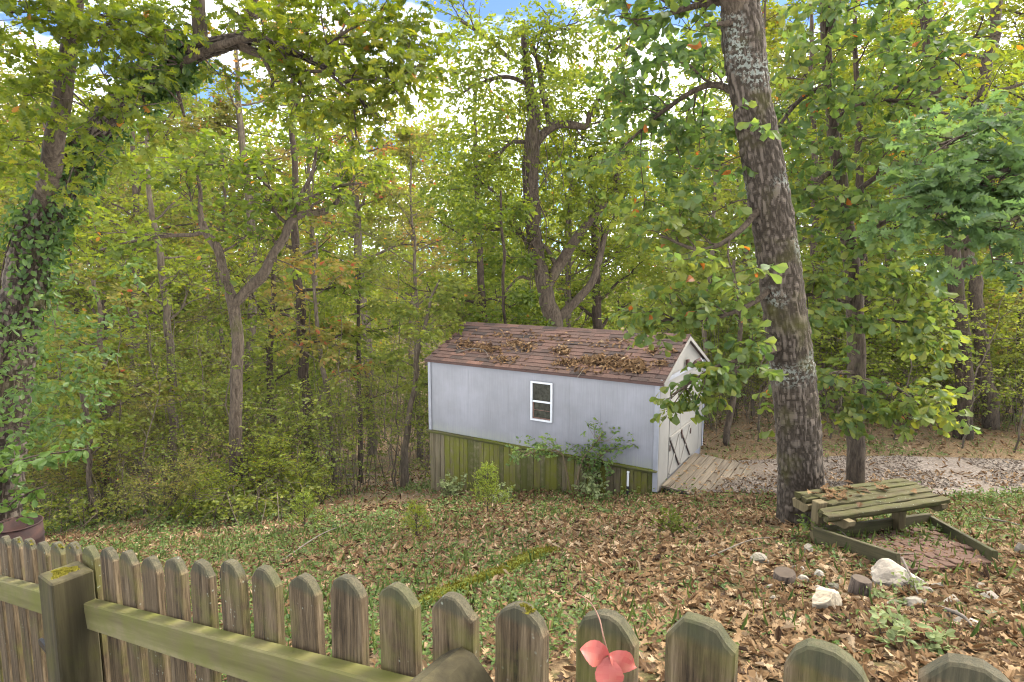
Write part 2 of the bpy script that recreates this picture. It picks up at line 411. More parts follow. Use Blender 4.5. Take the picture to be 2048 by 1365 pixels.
# long wall: panels with a recessed joint between them, one around the window
m = MB().box((-L/2, .045, (ZS+ZE)/2+.02), (L-.04, .05, ZE-ZS+.0)).build('wall_backing', m_joint, shed)
aw0, aw1 = 1.977, 2.428; zw0, zw1 = -2.75+3.61, -2.015+3.61
edges = [.085, 1.04, 1.98-.34, 2.92, 3.86, L-.075]
zt = ZE+.02
for i in range(5):
    x1, x0 = -edges[i]-.0012, -edges[i+1]+.0012
    mb = MB()
    if x0 < -aw1 < x1 or x0 < -aw0 < x1:         # panel with the window opening
        mb.box(((x0-aw1)/2, .01, (ZS+zt)/2), (-aw1-x0, .02, zt-ZS)); mb.box(((x1-aw0)/2, .01, (ZS+zt)/2), (x1+aw0, .02, zt-ZS))
        mb.box((-(aw0+aw1)/2, .01, (ZS+zw0)/2), (aw1-aw0, .02, zw0-ZS)); mb.box((-(aw0+aw1)/2, .01, (zt+zw1)/2), (aw1-aw0, .02, zt-zw1))
    else: mb.box(((x0+x1)/2, .01, (ZS+zt)/2), (x1-x0, .02, zt-ZS))
    mb.build('wall_panel', m_sid, shed)
# wall volume closing the other two sides
MB().box((-L/2, W-.03, (ZE-.3)/2), (L-.04, .05, ZE+.3)).build('rear_wall', m_end, shed)
MB().box((-L+.03, W/2, (ZE-.3)/2), (.05, W-.1, ZE+.3)).build('far_wall', m_end, shed)
for x, z0 in ((-.04, -.05), (-L+.035, ZS)):
    MB().box((x, -.012, (z0+zt)/2), (.08 if x > -1 else .07, .03, zt-z0), bev=.004).build('corner_trim', m_trim, shed)
# window
win = MB()
fw = .032
xa, xb = -aw1, -aw0; xm = (xa+xb)/2
win.box((xm, -.012, zw1-fw/2), (xb-xa, .05, fw), bev=.004).box((xm, -.014, zw0+fw/2), (xb-xa, .054, fw), bev=.004)
win.box((xa+fw/2, -.012, (zw0+zw1)/2), (fw, .048, zw1-zw0-2*fw), bev=.004).box((xb-fw/2, -.012, (zw0+zw1)/2), (fw, .048, zw1-zw0-2*fw), bev=.004)
window = win.build('window', m_white, shed)
m_sash = mat_simple('brown_sash', (.16, .09, .065), .6, .2, 8)
m_glass, nt, b = mat_new('window_glass'); b.inputs['Base Color'].default_value = (.02, .02, .015, 1); b.inputs['Roughness'].default_value = .25; b.inputs['Specular IOR Level'].default_value = .5
v = coords(nt); f = noise(nt, v, 12, 5, .7); r = ramp(nt, [(.35, (.025, .024, .018)), (.7, (.07, .068, .05))]); nt.links.new(f, r.inputs[0]); nt.links.new(r.outputs[0], b.inputs['Base Color'])
zmid = zw0+(zw1-zw0)*.49
MB().box((xm, .0, zmid), (xb-xa-2*fw, .03, .034), bev=.003).build('meeting_rail', m_white, window)
for z0, z1, y in ((zw0+fw, zmid-.017, .016), (zmid+.017, zw1-fw, .008)):
    MB().box((xm, y, (z0+z1)/2), (xb-xa-2*fw, .004, z1-z0)).build('pane', m_glass, window)
s_ = MB(); z0, z1 = zw0+fw, zmid-.017
s_.box((xa+fw+.012, .006, (z0+z1)/2), (.024, .012, z1-z0)); s_.box((xm+.012, .006, z0+.012), (xb-xa-2*fw-.024, .012, .024)); s_.box((xm+.012, .004, (z0+z1)/2+.01), (xb-xa-2*fw-.024, .008, .008))
s_.build('sash', m_sash, window)

# end wall with doors: vertical panels, gable, trims
def end_panel(name, y0, y1, z0, z1, x=0.0, th=.02, mat=m_end, par=shed): return MB().box((x-th/2, (y0+y1)/2, (z0+z1)/2), (th, y1-y0, z1-z0)).build(name, mat, par)
MB().box((-.05, W/2, ZE/2-.1), (.05, W-.06, ZE+.2)).build('end_wall_backing', m_joint, shed)
end_panel('end_panel', .02, .555, -.06, ZE); end_panel('end_panel', 1.957, 2.60, .0, ZE); end_panel('end_panel', 2.622, W-.005, -.0, ZE)
end_panel('door_header', .562, 1.952, ZE-.16, ZE)
MB().box((.008, W-.03, ZE/2), (.024, .07, ZE), bev=.003).build('corner_trim', m_trim, shed)
gz = lambda y: ZE+(ZR-ZE)*(1-abs(y-W/2)/(W/2+.037))-.05
MB().prism([(.02, ZE+.02), (W-.02, ZE+.02), (W-.02, gz(W-.02)), (W/2, gz(W/2)), (.02, gz(.02))], 0, -.03, -.002).build('gable_panel', m_end, shed)
MB().box((.014, W/2, ZE+.01), (.032, W-.02, .07), bev=.003).build('gable_trim', m_trim, shed)
m_brace = mat_simple('shaded_brace', (.10, .075, .058), .8, .3, 10)  # darker colour paints in the shadow side of one brace per door
doors = [(.570, 1.226), (1.238, 1.946)]
for y0, y1 in doors:
    dr = end_panel('door', y0, y1, .03, ZE-.17, x=.006, th=.026)
    zt_, zb_ = .72, .05
    MB().box((.018, (y0+y1)/2, zt_), (.024, y1-y0-.01, .06), bev=.003).build('rail', m_end, dr)
    yc, zc = (y0+y1)/2, (zt_+zb_)/2; ln = math.hypot(y1-y0-.06, zt_-zb_-.06); an = math.atan2(zt_-zb_-.06, y1-y0-.06)
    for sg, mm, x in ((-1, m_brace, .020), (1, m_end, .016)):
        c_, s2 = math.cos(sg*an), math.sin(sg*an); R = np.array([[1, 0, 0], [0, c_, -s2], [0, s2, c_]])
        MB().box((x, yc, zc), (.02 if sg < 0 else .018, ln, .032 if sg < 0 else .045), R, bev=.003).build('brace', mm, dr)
    for z in (.55, ZE-.32): MB().box((.022, y0+.02 if y0 < 1 else y1-.02, z), (.012, .035, .11), bev=.002).build('hinge', m_brown, dr)
hd = MB().box((.036, 1.232, .70), (.03, .05, .07), bev=.006); hd.box((.045, 1.232, .62), (.016, .022, .1), bev=.003); hd.build('latch', m_brown, shed)
# floodlight on the gable trim
fl = MB().box((.05, 1.42, ZE+.14), (.05, .10, .14), bev=.008); fl.tube([(.06, 1.42, ZE+.10), (.12, 1.47, ZE+.06), (.16, 1.52, ZE+.08)], .018, 8); fl = fl.build('floodlight', m_brown, shed)
hh = MB()
P = np.array([(.14, 1.50, ZE+.11), (.17, 1.54, ZE+.14), (.23, 1.62, ZE+.17)]); hh.tube(P, [.03, .05, .058], 12)
hh.build('lamp_head', m_brown, fl)
MB().tube(P[-1]+np.array([(0, 0, 0), (.008, .01, .004)]), [.054, .05], 12).build('lamp_glass', m_white, fl)

# roof deck, fascia, shingles
m_shingle, nt, b = mat_new('brown_asphalt_shingle'); v = coords(nt, loc_random=True); f = noise(nt, v, 70, 3, .7)
oi = nt.nodes.new('ShaderNodeObjectInfo')
r = ramp(nt, [(0, (.036, .028, .024)), (.25, (.075, .048, .037)), (.6, (.098, .057, .043)), (.85, (.055, .038, .031)), (1, (.125, .07, .05))]); nt.links.new(oi.outputs['Random'], r.inputs[0])
r2 = ramp(nt, [(.3, (.55, .55, .55)), (.7, (1.25, 1.2, 1.15))]); nt.links.new(f, r2.inputs[0])
c = mixc(nt, 1.0, r.outputs[0], r2.outputs[0], 'MULTIPLY'); nt.links.new(c, b.inputs['Base Color']); b.inputs['Roughness'].default_value = .9; b.inputs['Specular IOR Level'].default_value = .2
bump(nt, b, f, .4, .004)
OG, OE = .07, .037
rise, run = ZR-ZE, W/2+OE; sl = math.atan2(rise, run); SLEN = math.hypot(rise, run)
roof = MB()
roof.prism([(-OE+.004, ZE-.006), (W/2, ZR-.012), (W+OE-.004, ZE-.006), (W+OE-.004, ZE-.035), (W/2, ZR-.045), (-OE+.004, ZE-.035)], 0, -L-OG+.004, OG-.004)
roof = roof.build('roof', m_brown, shed)
for s in (0, 1):
    y0, y1 = (-OE, W/2) if s == 0 else (W+OE, W/2)
    MB().prism([(y0, ZE-.006), (y0, ZE-.075), (y1, ZR-.08), (y1, ZR-.012)], 0, OG-.003, OG+.012).build('bargeboard', m_end, roof)
MB().box((-L/2, -OE-.006, ZE-.024), (L+2*OG, .014, .045), bev=.003).build('drip_edge', m_brown, roof)
# one shingle shape: thin wedge, thicker at its lower edge; local frame: x along roof, y up-slope
NC = 13; EXP = SLEN/NC; TW = .305
def shingle_mesh(w, nm, th):
    v_ = MB(); n = 5; h = EXP+.05
    V = [(-w/2, 0, 0), (w/2, 0, 0), (w/2, h, 0), (-w/2, h, 0), (-w/2+.002, 0, th), (w/2-.002, 0, th), (w/2, h, .002), (-w/2, h, .002)]
    v_.add(V, [(0, 3, 2, 1), (4, 5, 6, 7), (0, 1, 5, 4), (1, 2, 6, 5), (2, 3, 7, 6), (3, 0, 4, 7)])
    me = bpy.data.meshes.new(nm); me.from_pydata(np.concatenate(v_.V).tolist(), [], v_.F); me.materials.append(m_shingle); return me
sh_me = [shingle_mesh(TW-.006, 'shingle', .012), shingle_mesh(TW*.66, 'shingle', .020), shingle_mesh(TW*1.2, 'shingle', .015)]
rr = random.Random(5)
def roof_pt(x, s, off=0.0):    # point on the front slope: x along, s up the slope from the eave
    return np.array((x, -OE+s*math.cos(sl)-off*math.sin(sl), ZE+s*math.sin(sl)+off*math.cos(sl)))
Mrot = Matrix.Rotation(sl, 4, 'X')
nsh = 0
for c_ in range(NC):
    x = -L-OG+(.5 if c_ % 2 else .0)*TW-rr.random()*.1
    while x < OG:
        k = rr.choice((0, 0, 1, 2)); w = (TW, TW*.68, TW*1.2)[k]
        x0, x1 = max(x, -L-OG), min(x+w, OG)
        if x1-x0 > .05:
            if x0 == x and x1 == x+w: me = sh_me[k]
            else: me = shingle_mesh(x1-x0-.004, 'shingle', .012)
            o = new_obj('shingle', me, roof); p = roof_pt((x0+x1)/2, c_*EXP-.012, .004+.0006*rr.random())
            o.matrix_local = Matrix.Translation(p) @ Mrot @ Matrix.Rotation(rr.uniform(-.004, .004), 4, 'Z'); nsh += 1
        x += w
# ridge caps and the far slope
cap_me = MB().prism([(-.15, -.075), (0, 0), (.15, -.075), (.15, -.068), (0, .012), (-.15, -.068)], 0, -.155, .155)
co = cap_me.build('ridge_cap', m_shingle, roof); co.location = (OG-.15, W/2, ZR+.012)
for i in range(1, 17):
    c2 = co.copy(); COL.objects.link(c2); c2.parent = roof; c2.location = (OG-.15-i*.302, W/2, ZR+.012+.003*(i % 2))
for i in range(NC):
    s0 = i*EXP; 
    y = lambda s: W+OE-s*math.cos(sl)
    z = lambda s: ZE+s*math.sin(sl)
    tag(MB().prism([(y(s0)+.01, z(s0)+.016), (y(s0)+.01, z(s0)+.002), (y(s0+EXP), z(s0+EXP)-.004), (y(s0+EXP), z(s0+EXP)+.006)], 0, -L-OG, OG).build('shingle_course', m_shingle, roof))

# skirt: individual boards below a mossy ledge
m_skirt = []
for k, (mo, lo, hi) in enumerate((((.112, .114, .010), .34, .52), ((.062, .068, .010), .38, .54), ((.13, .13, .02), .52, .70))):
    m_skirt.append(mat_wood('mossy_skirt_board', (.055, .04, .02), (.13, .105, .06), (.22, .18, .115), 'Z', mo, lo, hi, 10, .3))
x = -L; i = 0; rr = random.Random(9)
while x < -.03:
    w = min(rr.choice((.105, .125, .14, .14)), -.02-x); 
    gx_, gy_ = (np.array((SX, SY))-D1*x)
    zb = float(ground(gx_, gy_))-ZF-.15
    t = -x/L
    k = 2 if (i < 3 or rr.random() < .10+.18*(t < .5)*(t > .12)) else (0 if rr.random() < .5 else 1)
    MB().box((x+w/2, .012+rr.uniform(-.003, .003), (zb+ZS-.03)/2), (w-.006, .022, ZS-.03-zb), bev=.003).build('skirt_board', m_skirt[k], shed)
    x += w; i += 1
MB().box((-L/2, .035, (ZS-1.3)/2), (L-.02, .02, ZS+1.25)).build('skirt_backing', m_dark, shed)
m_ledge = mat_wood('mossy_ledge', (.035, .028, .015), (.07, .06, .03), (.12, .11, .06), 'X', (.085, .09, .012), .42, .56, 8, .5)
MB().box((-L/2-.02, -.035, ZS-.012), (L+.04, .085, .03), bev=.005).box((-L/2-.01, -.006, ZS-.048), (L-.01, .026, .04), bev=.003).build('ledge', m_ledge, shed)
# moss cushions on the ledge
mm = MB(); rr2 = np.random.default_rng(2)
for _ in range(160):
    x = -rr2.uniform(.0, 1)**1.0*3.6-.1; r_ = rr2.uniform(.012, .032); a = np.arange(6)/6*6.283
    V = [(x+r_*1.8*math.cos(t), -.04+rr2.uniform(-.03, .02)+r_*.6*math.sin(t), ZS+.002) for t in a]+[(x, -.035, ZS+.002+r_*.55)]
    mm.add(V, [(k, (k+1) % 6, 6) for k in range(6)])
m_moss = mat_simple('green_moss', (.085, .095, .014), .95, .5, 40, .1, bmp=.5)
tag(mm.build('moss_cushions', m_moss, shed), kind='stuff')
# deck ramp before the doors
ramp_o = empty('wooden_ramp', (SX, SY, ZF), -math.radians(90-58.233)); tag(ramp_o, 'weathered plank ramp before the shed doors, edged by gravel', 'ramp')
m_deck = mat_wood('weathered_deck_plank', (.06, .046, .03), (.12, .094, .064), (.19, .155, .108), 'Y', (.09, .09, .03), .6, .8, 10, .3)
for i in range(8):
    z0 = .015-.012*i
    R = Matrix.Rotation(0.08, 3, 'Y')
    MB().box((.10+i*.142, 1.16+.02*(i % 3), z0), (.134, 2.1+.04*(i % 2), .035), np.array(R), bev=.004).build('plank', m_deck, ramp_o)
for yj in (.14, 1.15, 2.14): MB().box((.6, yj, -.09), (1.05, .04, .12), np.array(Matrix.Rotation(.08, 3, 'Y'))).build('joist', m_dark, ramp_o)
# stand pipe before the skirt
g = np.array((SX, SY))+D1*.47-D2*.12; gz0 = float(ground(g[0], g[1]))
m_pvc = mat_simple('white_plastic_pipe', (.62, .62, .58), .5, .12, 12)
pp = empty('stand_pipe', (g[0], g[1], gz0)); tag(pp, 'short white pipe standing in front of the mossy shed skirt', 'pipe')
MB().tube([(0, 0, .17), (0, 0, .40)], .019, 12).build('pipe', m_pvc, pp); MB().tube([(0, 0, -.1), (.004, 0, .17)], .024, 12).build('sleeve', m_dark, pp); MB().tube([(0, 0, .40), (0, 0, .425)], .023, 12).build('cap', m_pvc, pp)
# ------------------------------------------------------------------ picket fence
FX, FY, FYAW, FZ0, FSL = .4777, .5539, .97771, -.398, -.2195
fence = empty('picket_fence', (FX, FY, FZ0+CZ), -(math.pi/2-FYAW))
tag(fence, 'weathered grey-brown picket fence with mossy rails sloping down the hill', 'fence')
# local x: towards the near end (+), pickets stand at x = -0.14 k; y: away from the camera; z = 0 at the top of picket 0
def fence_mat(name, green):
    m, nt, b = mat_new(name); v = coords(nt, (1, 1, .05), loc_random=True); v2 = coords(nt, loc_random=True); v0 = coords(nt)
    f = noise(nt, v, 260, 6, .7, .25); f2 = noise(nt, v, 55, 5, .55, .5)
    ad = N_(nt, 'ShaderNodeMath', operation='MULTIPLY_ADD'); ad.inputs[1].default_value = .5; nt.links.new(f, ad.inputs[0])
    m2 = N_(nt, 'ShaderNodeMath', operation='MULTIPLY'); m2.inputs[1].default_value = .5; nt.links.new(f2, m2.inputs[0]); nt.links.new(m2.outputs[0], ad.inputs[2])
    r = ramp(nt, [(.36, (.018, .012, .006)), (.5, (.082, .056, .029)), (.64, (.165, .12, .07))]); nt.links.new(ad.outputs[0], r.inputs[0])
    # algae film in soft patches
    g = noise(nt, v2, 7, 5, .6); gr = ramp(nt, [(.5-green, (0, 0, 0)), (.72-green, (.75, .75, .75))]); nt.links.new(g, gr.inputs[0])
    c = mixc(nt, gr.outputs[0], r.outputs[0], (.105, .10, .022))
    # dark grey-green crust on the sawn top of the picket
    sp = nt.nodes.new('ShaderNodeSeparateXYZ'); nt.links.new(v0, sp.inputs[0]); n3 = noise(nt, v2, 30, 3)
    ma = N_(nt, 'ShaderNodeMath', operation='MULTIPLY_ADD'); ma.inputs[1].default_value = .02; ma.inputs[2].default_value = -.010; nt.links.new(n3, ma.inputs[0])
    mb_ = N_(nt, 'ShaderNodeMath', operation='ADD'); nt.links.new(sp.outputs[2], mb_.inputs[0]); nt.links.new(ma.outputs[0], mb_.inputs[1])
    tr = N_(nt, 'ShaderNodeMapRange'); tr.inputs['From Min'].default_value = -.034; tr.inputs['From Max'].default_value = -.022; nt.links.new(mb_.outputs[0], tr.inputs['Value'])
    tm = N_(nt, 'ShaderNodeMath', operation='MULTIPLY'); tm.inputs[1].default_value = .60; nt.links.new(tr.outputs[0], tm.inputs[0])
    c = mixc(nt, tm.outputs[0], c, (.042, .046, .028))
    # pale lichen dots
    vo = N_(nt, 'ShaderNodeTexVoronoi'); vo.inputs['Scale'].default_value = 60; nt.links.new(v2, vo.inputs['Vector']); l1 = noise(nt, v2, 9, 2)
    lr = ramp(nt, [(.10, (.55, .55, .55)), (.2, (0, 0, 0))]); nt.links.new(vo.outputs['Distance'], lr.inputs[0]); lm = ramp(nt, [(.55, (0, 0, 0)), (.62, (1, 1, 1))]); nt.links.new(l1, lm.inputs[0])
    lf = mixc(nt, 1.0, lr.outputs[0], lm.outputs[0], 'MULTIPLY'); c = mixc(nt, lf, c, (.27, .30, .24))
    nt.links.new(c, b.inputs['Base Color']); b.inputs['Roughness'].default_value = .85; b.inputs['Specular IOR Level'].default_value = .2
    bump(nt, b, ad.outputs[0], .9, .004)
    return m
m_pick = [fence_mat('weathered_picket', g) for g in (-.04, 0.02, .08)]
m_fresh = fence_mat('tan_picket', -.2)
PW, PT = .091, .021
def picket_mesh(v):
    r_ = random.Random(v); w = PW; h = 1.12; j = lambda a: r_.uniform(-a, a)
    pts = [(-w/2, -h), (w/2, -h), (w/2+j(.001), -.034+j(.006)), (w*.38, -.018+j(.004)), (w*.24, -.006+j(.003)), (w*.08, -.0005+j(.0015)), (-w*.10, -.001+j(.0015)), (-w*.24, -.006+j(.003)), (-w*.38, -.018+j(.004)), (-w/2+j(.001), -.035+j(.006))]
    mb = MB(); b_ = .003
    n = len(pts); P = np.array(pts); cen = np.array((0, -.5)); ins = P.copy(); ins[:, 0] *= (w-2*b_)/w; ins[:, 1] = np.where(P[:, 1] > -.5, P[:, 1]-b_, P[:, 1])
    V = np.vstack([np.c_[ins[:, 0], np.zeros(n), ins[:, 1]], np.c_[P[:, 0], np.full(n, b_), P[:, 1]], np.c_[P[:, 0], np.full(n, PT), P[:, 1]]])
    F = [tuple(range(n)), tuple(range(2*n, 3*n))[::-1]]+[(q*n+i, q*n+(i+1) % n, (q+1)*n+(i+1) % n, (q+1)*n+i) for q in (0, 1) for i in range(n)]
    mb.add(V, F); o = mb.build('picket'); me = o.data; bpy.data.objects.remove(o); return me
pk = [picket_mesh(i) for i in range(9)]
rr = random.Random(21); K = 27
dz = lambda k: FSL*.14*k
picket_objs = {}
for k in range(-8, K):
    me = pk[(k*4) % 9].copy(); me.materials.clear(); me.materials.append(m_pick[rr.choice((0, 0, 1, 1, 2))])
    o = new_obj('picket', me, fence); o.location = (-.14*k+rr.uniform(-.004, .004), 0, dz(k)+rr.uniform(-.008, .008)); o.rotation_euler = (rr.uniform(-.01, .01), rr.uniform(-.014, .014), 0)
    picket_objs[k] = o
ang = math.atan(FSL)      # rails follow the slope
m_rail = mat_wood('mossy_fence_rail', (.06, .048, .02), (.13, .108, .05), (.22, .185, .095), 'X', (.10, .105, .014), .42, .62, 9, .25)
def rail(k0, k1, drop, h=.086, th=.038, nm='rail'):
    x0, x1 = -.14*k0, -.14*k1; xm = (x0+x1)/2; ln = abs(x1-x0)/math.cos(ang)
    zc = FSL*(-xm)-drop-h/2
    o = MB().box((0, 0, 0), (ln, th, h), None, bev=.004).build(nm, m_rail, fence); o.location = (xm, -th/2-.004, zc); o.rotation_euler = (0, ang, 0)
post_k = (4.75, 15.95)
hw = .057/.14
for drop in (.165, .82):
    rail(-8.4, post_k[0]-hw, drop); rail(post_k[0]+hw, post_k[1]-hw, drop); rail(post_k[1]+hw, K-.5, drop)
m_post = mat_wood('dark_green_post', (.018, .014, .007), (.048, .039, .018), (.10, .083, .038), 'Z', (.062, .06, .010), .5, .68, 9, .6)
def post(k, top, style):
    p = empty('post_dummy', (0, 0, 0)); bpy.data.objects.remove(p)
    x = -.14*k; w = .114; zt = FSL*(-x)-top; y0, y1 = -.118, -.006
    mb = MB()
    if style == 'flat':
        mb.box((0, (y0+y1)/2, -.62), (w, y1-y0, 1.24), bev=.005)
    else:   # rounded weathered top
        pts = [(-w/2, -1.24), (w/2, -1.24), (w/2, -.036), (w*.34, -.020), (w*.14, -.002), (-w*.10, 0), (-w*.32, -.016), (-w/2, -.034)]
        mb.prism(pts, 1, y0, y1)
    o = mb.build('post', m_post, fence); o.location = (x, 0, zt); return o
po = post(post_k[1], .055, 'flat'); post(post_k[0], .09, 'round')
# yellow-green moss tuft on the flat post top
m_tuft = mat_simple('yellow_moss', (.145, .125, .016), .95, .45, 60, .1, bmp=.6)
def tuft_mesh(name, n, sx, sy, seed, h=(.004, .010), parent=None, loc=(0, 0, 0), mat=m_tuft):
    r_ = np.random.default_rng(seed); V = []; F = []
    for i in range(n):
        a = r_.uniform(0, 6.283); rr_ = math.sqrt(r_.random()); rr_ *= .72+.28*math.sin(3*a+seed)+.16*math.sin(7*a+2*seed); x, y = rr_*math.cos(a)*sx, rr_*math.sin(a)*sy; hh_ = r_.uniform(*h)*(1.1-rr_*.7); w = r_.uniform(.0015, .003)*2.2; a2 = r_.uniform(0, 3.14)
        b0 = len(V); V += [(x-w*math.cos(a2), y-w*math.sin(a2), 0), (x+w*math.cos(a2), y+w*math.sin(a2), 0), (x+r_.uniform(-.003, .003), y+r_.uniform(-.003, .003), hh_), (x-w*math.sin(a2), y+w*math.cos(a2), 0)]; F += [(b0, b0+1, b0+2), (b0+1, b0+3, b0+2), (b0+3, b0, b0+2)]
    me = bpy.data.meshes.new(name); me.from_pydata(V, [], F); me.materials.append(mat); o = new_obj(name, me, parent); o.location = loc; tag(o, kind='stuff'); return o
tuft_mesh('moss_tuft', 1500, .036, .040, 4, parent=po, loc=(-.006, -.066, .0))
tuft_mesh('moss_tuft', 260, .018, .008, 5, parent=picket_objs[4], loc=(.006, .010, -.006))
for k, s in ((18, 6), (17, 7), (20, 8), (21, 9)): tuft_mesh('moss_tuft', 140, .022, .009, s, (.006, .014), parent=picket_objs[k], loc=(.012, .010, -.012))
# black latch blade on the side of the post
m_blk = mat_simple('black_metal', (.012, .012, .014), .5, .2, 10)
lt = MB().prism([(-.062, .0), (-.054, -.010), (.0, -.012), (.0, .012), (-.052, .012), (-.060, .007)], 1, -.005, .005).build('latch', m_blk, fence)
lt.location = (-.14*post_k[1]-.056, -.112, FSL*.14*post_k[1]-.055-.255); lt.rotation_euler = (0, .12, 0)

# red creeper leaf hanging on a picket
m_red = mat_leaf('red_creeper_leaf', [(0, (.22, .038, .030)), (.4, (.34, .085, .066)), (.75, (.36, .125, .085)), (1, (.30, .16, .06))], .12, .4, .4, 0)
m_stem = mat_simple('red_brown_stem', (.16, .08, .05), .6, .2, 20)
cr = empty('creeper_sprig', at(1196, 1240, .76)); tag(cr, 'red three-leaflet creeper sprig hanging on a fence picket top', 'sprig')
O = np.array(cr.location)
pth = np.array([at(1150, 1185, .80), at(1180, 1205, .78), at(1198, 1236, .755), at(1206, 1270, .735), at(1217, 1312, .725)])-O
MB().tube(spline(pth, n=16), np.linspace(.0009, .0013, 16), 6).build('stem', m_stem, cr)
def leaflet(tip_px, ln, wd, d0, d1, seed):
    b0 = pth[-1]; t = at(tip_px[0], tip_px[1], d1)-O; ax = t-b0; l_ = np.linalg.norm(ax); ax /= l_
    view = norm(np.array((.10, -1, .45))); sd = norm(np.cross(ax, view)); nn = np.cross(sd, ax); V = []; F = []
    prof = [0, .14, .25, .33, .39, .43, .46, .48, .485, .47, .445, .40, .345, .275, .19, .10, .0]; m_ = len(prof); r_ = np.random.default_rng(seed)
    for i, w in enumerate(prof):
        s = i/(m_-1); c0 = b0+ax*l_*s+nn*(.003*math.sin(3.1*s))
        for q in (-1, -.5, 0, .5, 1): V.append(c0+sd*q*w*l_*wd*(1+(.05 if (i % 2 and abs(q) == 1 and i > 6) else 0))+nn*((.16*abs(q)-.10*q*q)*w*l_*wd*2+.006*math.sin(5*s+seed)*q))
    for i in range(m_-1):
        for q in range(4): F.append((i*5+q, i*5+q+1, (i+1)*5+q+1, (i+1)*5+q))
    me = bpy.data.meshes.new('leaflet'); me.from_pydata([tuple(x) for x in V], [], F)
    a = me.attributes.new('rnd', 'FLOAT', 'FACE'); a.data.foreach_set('value', np.clip(.30+.5*(vnoise(np.array([V[f_[0]] for f_ in F])*160+seed)-.5)+r_.random(len(F))*.12+np.repeat(np.linspace(0, .25, m_-1), 4)-.10*np.tile(np.array((0, 1, 1, 0)), m_-1), 0, 1)); me.materials.append(m_red)
    for p in me.polygons: p.use_smooth = True
    new_obj('leaflet', me, cr)
leaflet((1160, 1300), 1, .80, .725, .722, 1); leaflet((1272, 1334), 1, .74, .725, .724, 2); leaflet((1217, 1392), 1, .74, .725, .712, 3)

# ------------------------------------------------------------------ bench, timber frame, brick pad
BT = -2.43+CZ                      # top of the planks
BX, BY, BR = 3.137, 6.239, .294     # back corner of the bench and its turn
bench = empty('log_bench', (BX, BY, BT), BR); tag(bench, 'low bench of mossy half-log planks beside the big oak trunk', 'bench')
m_log = mat_wood('mossy_half_log', (.022, .017, .008), (.062, .048, .023), (.125, .10, .055), 'X', (.06, .06, .014), .40, .60, 9, .6, lichen=1)
m_beam = mat_wood('tan_timber', (.07, .052, .024), (.13, .10, .05), (.19, .15, .08), 'Z', (.10, .10, .03), .55, .72, 8, .3)
def half_log(L_, w, h, seed):
    r_ = random.Random(seed); n = 9; pts = [(-w/2, 0.0), (-w/2*.94, .006)]+[(w/2*.9, .006), (w/2, 0)]
    pts = [(w/2*math.cos(t), -h*abs(math.sin(t))**.7) for t in np.linspace(0, -math.pi, n)]; pts = [(x, z-.006 if i in (0, n-1) else z-.006) for i, (x, z) in enumerate(pts)]+[(-w/2*.86, 0), (w/2*.86, 0)]
    P = []; m_ = 14; V = []; k = len(pts)
    for i in range(m_):
        x = L_*i/(m_-1); oz = r_.uniform(-.006, .006); oy = r_.uniform(-.006, .006)
        for (y, z) in pts: V.append((x+(r_.uniform(-.02, .02) if i in (0, m_-1) else 0), y+oy+r_.uniform(-.003, .003), z+oz+r_.uniform(-.003, .003)))
    F = [(i*k+j, i*k+(j+1) % k, (i+1)*k+(j+1) % k, (i+1)*k+j) for i in range(m_-1) for j in range(k)]+[tuple(range(k)), tuple(range((m_-1)*k, m_*k))]
    return MB().add(V, F)
# plank rows from the back (+y) to the front (-y): (y, width, start x, length)
rows = [(-.035, .088, .0, 1.55), (-.130, .092, .01, 1.57), (-.228, .092, .15, 1.40), (-.326, .094, .12, 1.42), (-.425, .098, -.06, 1.58), (-.530, .106, -.10, 1.62)]
for i, (y, w, x0, ln) in enumerate(rows):
    o = half_log(ln, w, .07, i).build('plank', m_log, bench); o.location = (x0, y, -.004*i+(0 if i < 4 else -.012)); o.rotation_euler = (0, 0, .006*math.sin(i*2.1))
def leg(x, y, w, d, top, name='leg'):
    p = np.array(bench.matrix_basis @ Vector((x, y, 0))) if False else None
    c_, s_ = math.cos(BR), math.sin(BR); wx, wy = BX+c_*x-s_*y, BY+s_*x+c_*y
    zb = float(ground(wx, wy))-BT-.08
    MB().box((x, y, (zb+top)/2), (w, d, top-zb), bev=.006).build(name, m_beam, bench)
leg(.07, -.27, .115, .105, -.004); leg(1.26, -.22, .11, .10, -.072); leg(.66, -.12, .10, .09, -.075)
for x, y0, y1 in ((.10, -.66, -.33), (.03, -.20, .03), (1.43, -.60, .02)):
    MB().prism([(y0, -.074), (y1, -.074), (y1-.02, -.165), (y0+.05, -.17), (y0, -.12)], 0, x-.042, x+.042).build('bearer', m_beam, bench)

m_edge = mat_wood('green_edging_timber', (.026, .022, .010), (.062, .052, .025), (.115, .095, .05), 'X', (.055, .06, .016), .46, .66, 9, .35)
c1, c2, c3, c4 = gpix(1631, 1092), gpix(1856, 1052), gpix(1990, 1132), gpix(1800, 1150)
frm = empty('timber_edging', c1); tag(frm, 'low green-stained timber edging around the brick pad in front of the bench', 'edging')
def board(p, q, h, th, lift=0):
    p, q = np.array(p), np.array(q); d = q-p; ln = np.linalg.norm(d); x = d/ln; y = norm(np.cross(UP, x)); z = np.cross(x, y)
    R = np.stack([x, y, z], 1); o = MB().box((0, 0, 0), (ln, th, h), None, bev=.005).build('board', m_edge, frm)
    M = Matrix(R.tolist()).to_4x4(); M.translation = Vector(((p+q)/2+z*(h/2-.03+lift))-np.array(c1)); o.matrix_local = M
board(c1+np.array((0, 0, .02)), c4, .17, .046, .035); board(c1+np.array((.05, .05, .02)), c2, .15, .046, .035); board(c2+np.array((.02, -.02, 0)), c3, .13, .046, .028)
pad = MB()
quad = np.array([c1, c2, c3, c4]); 
Vp = []; npd = 10
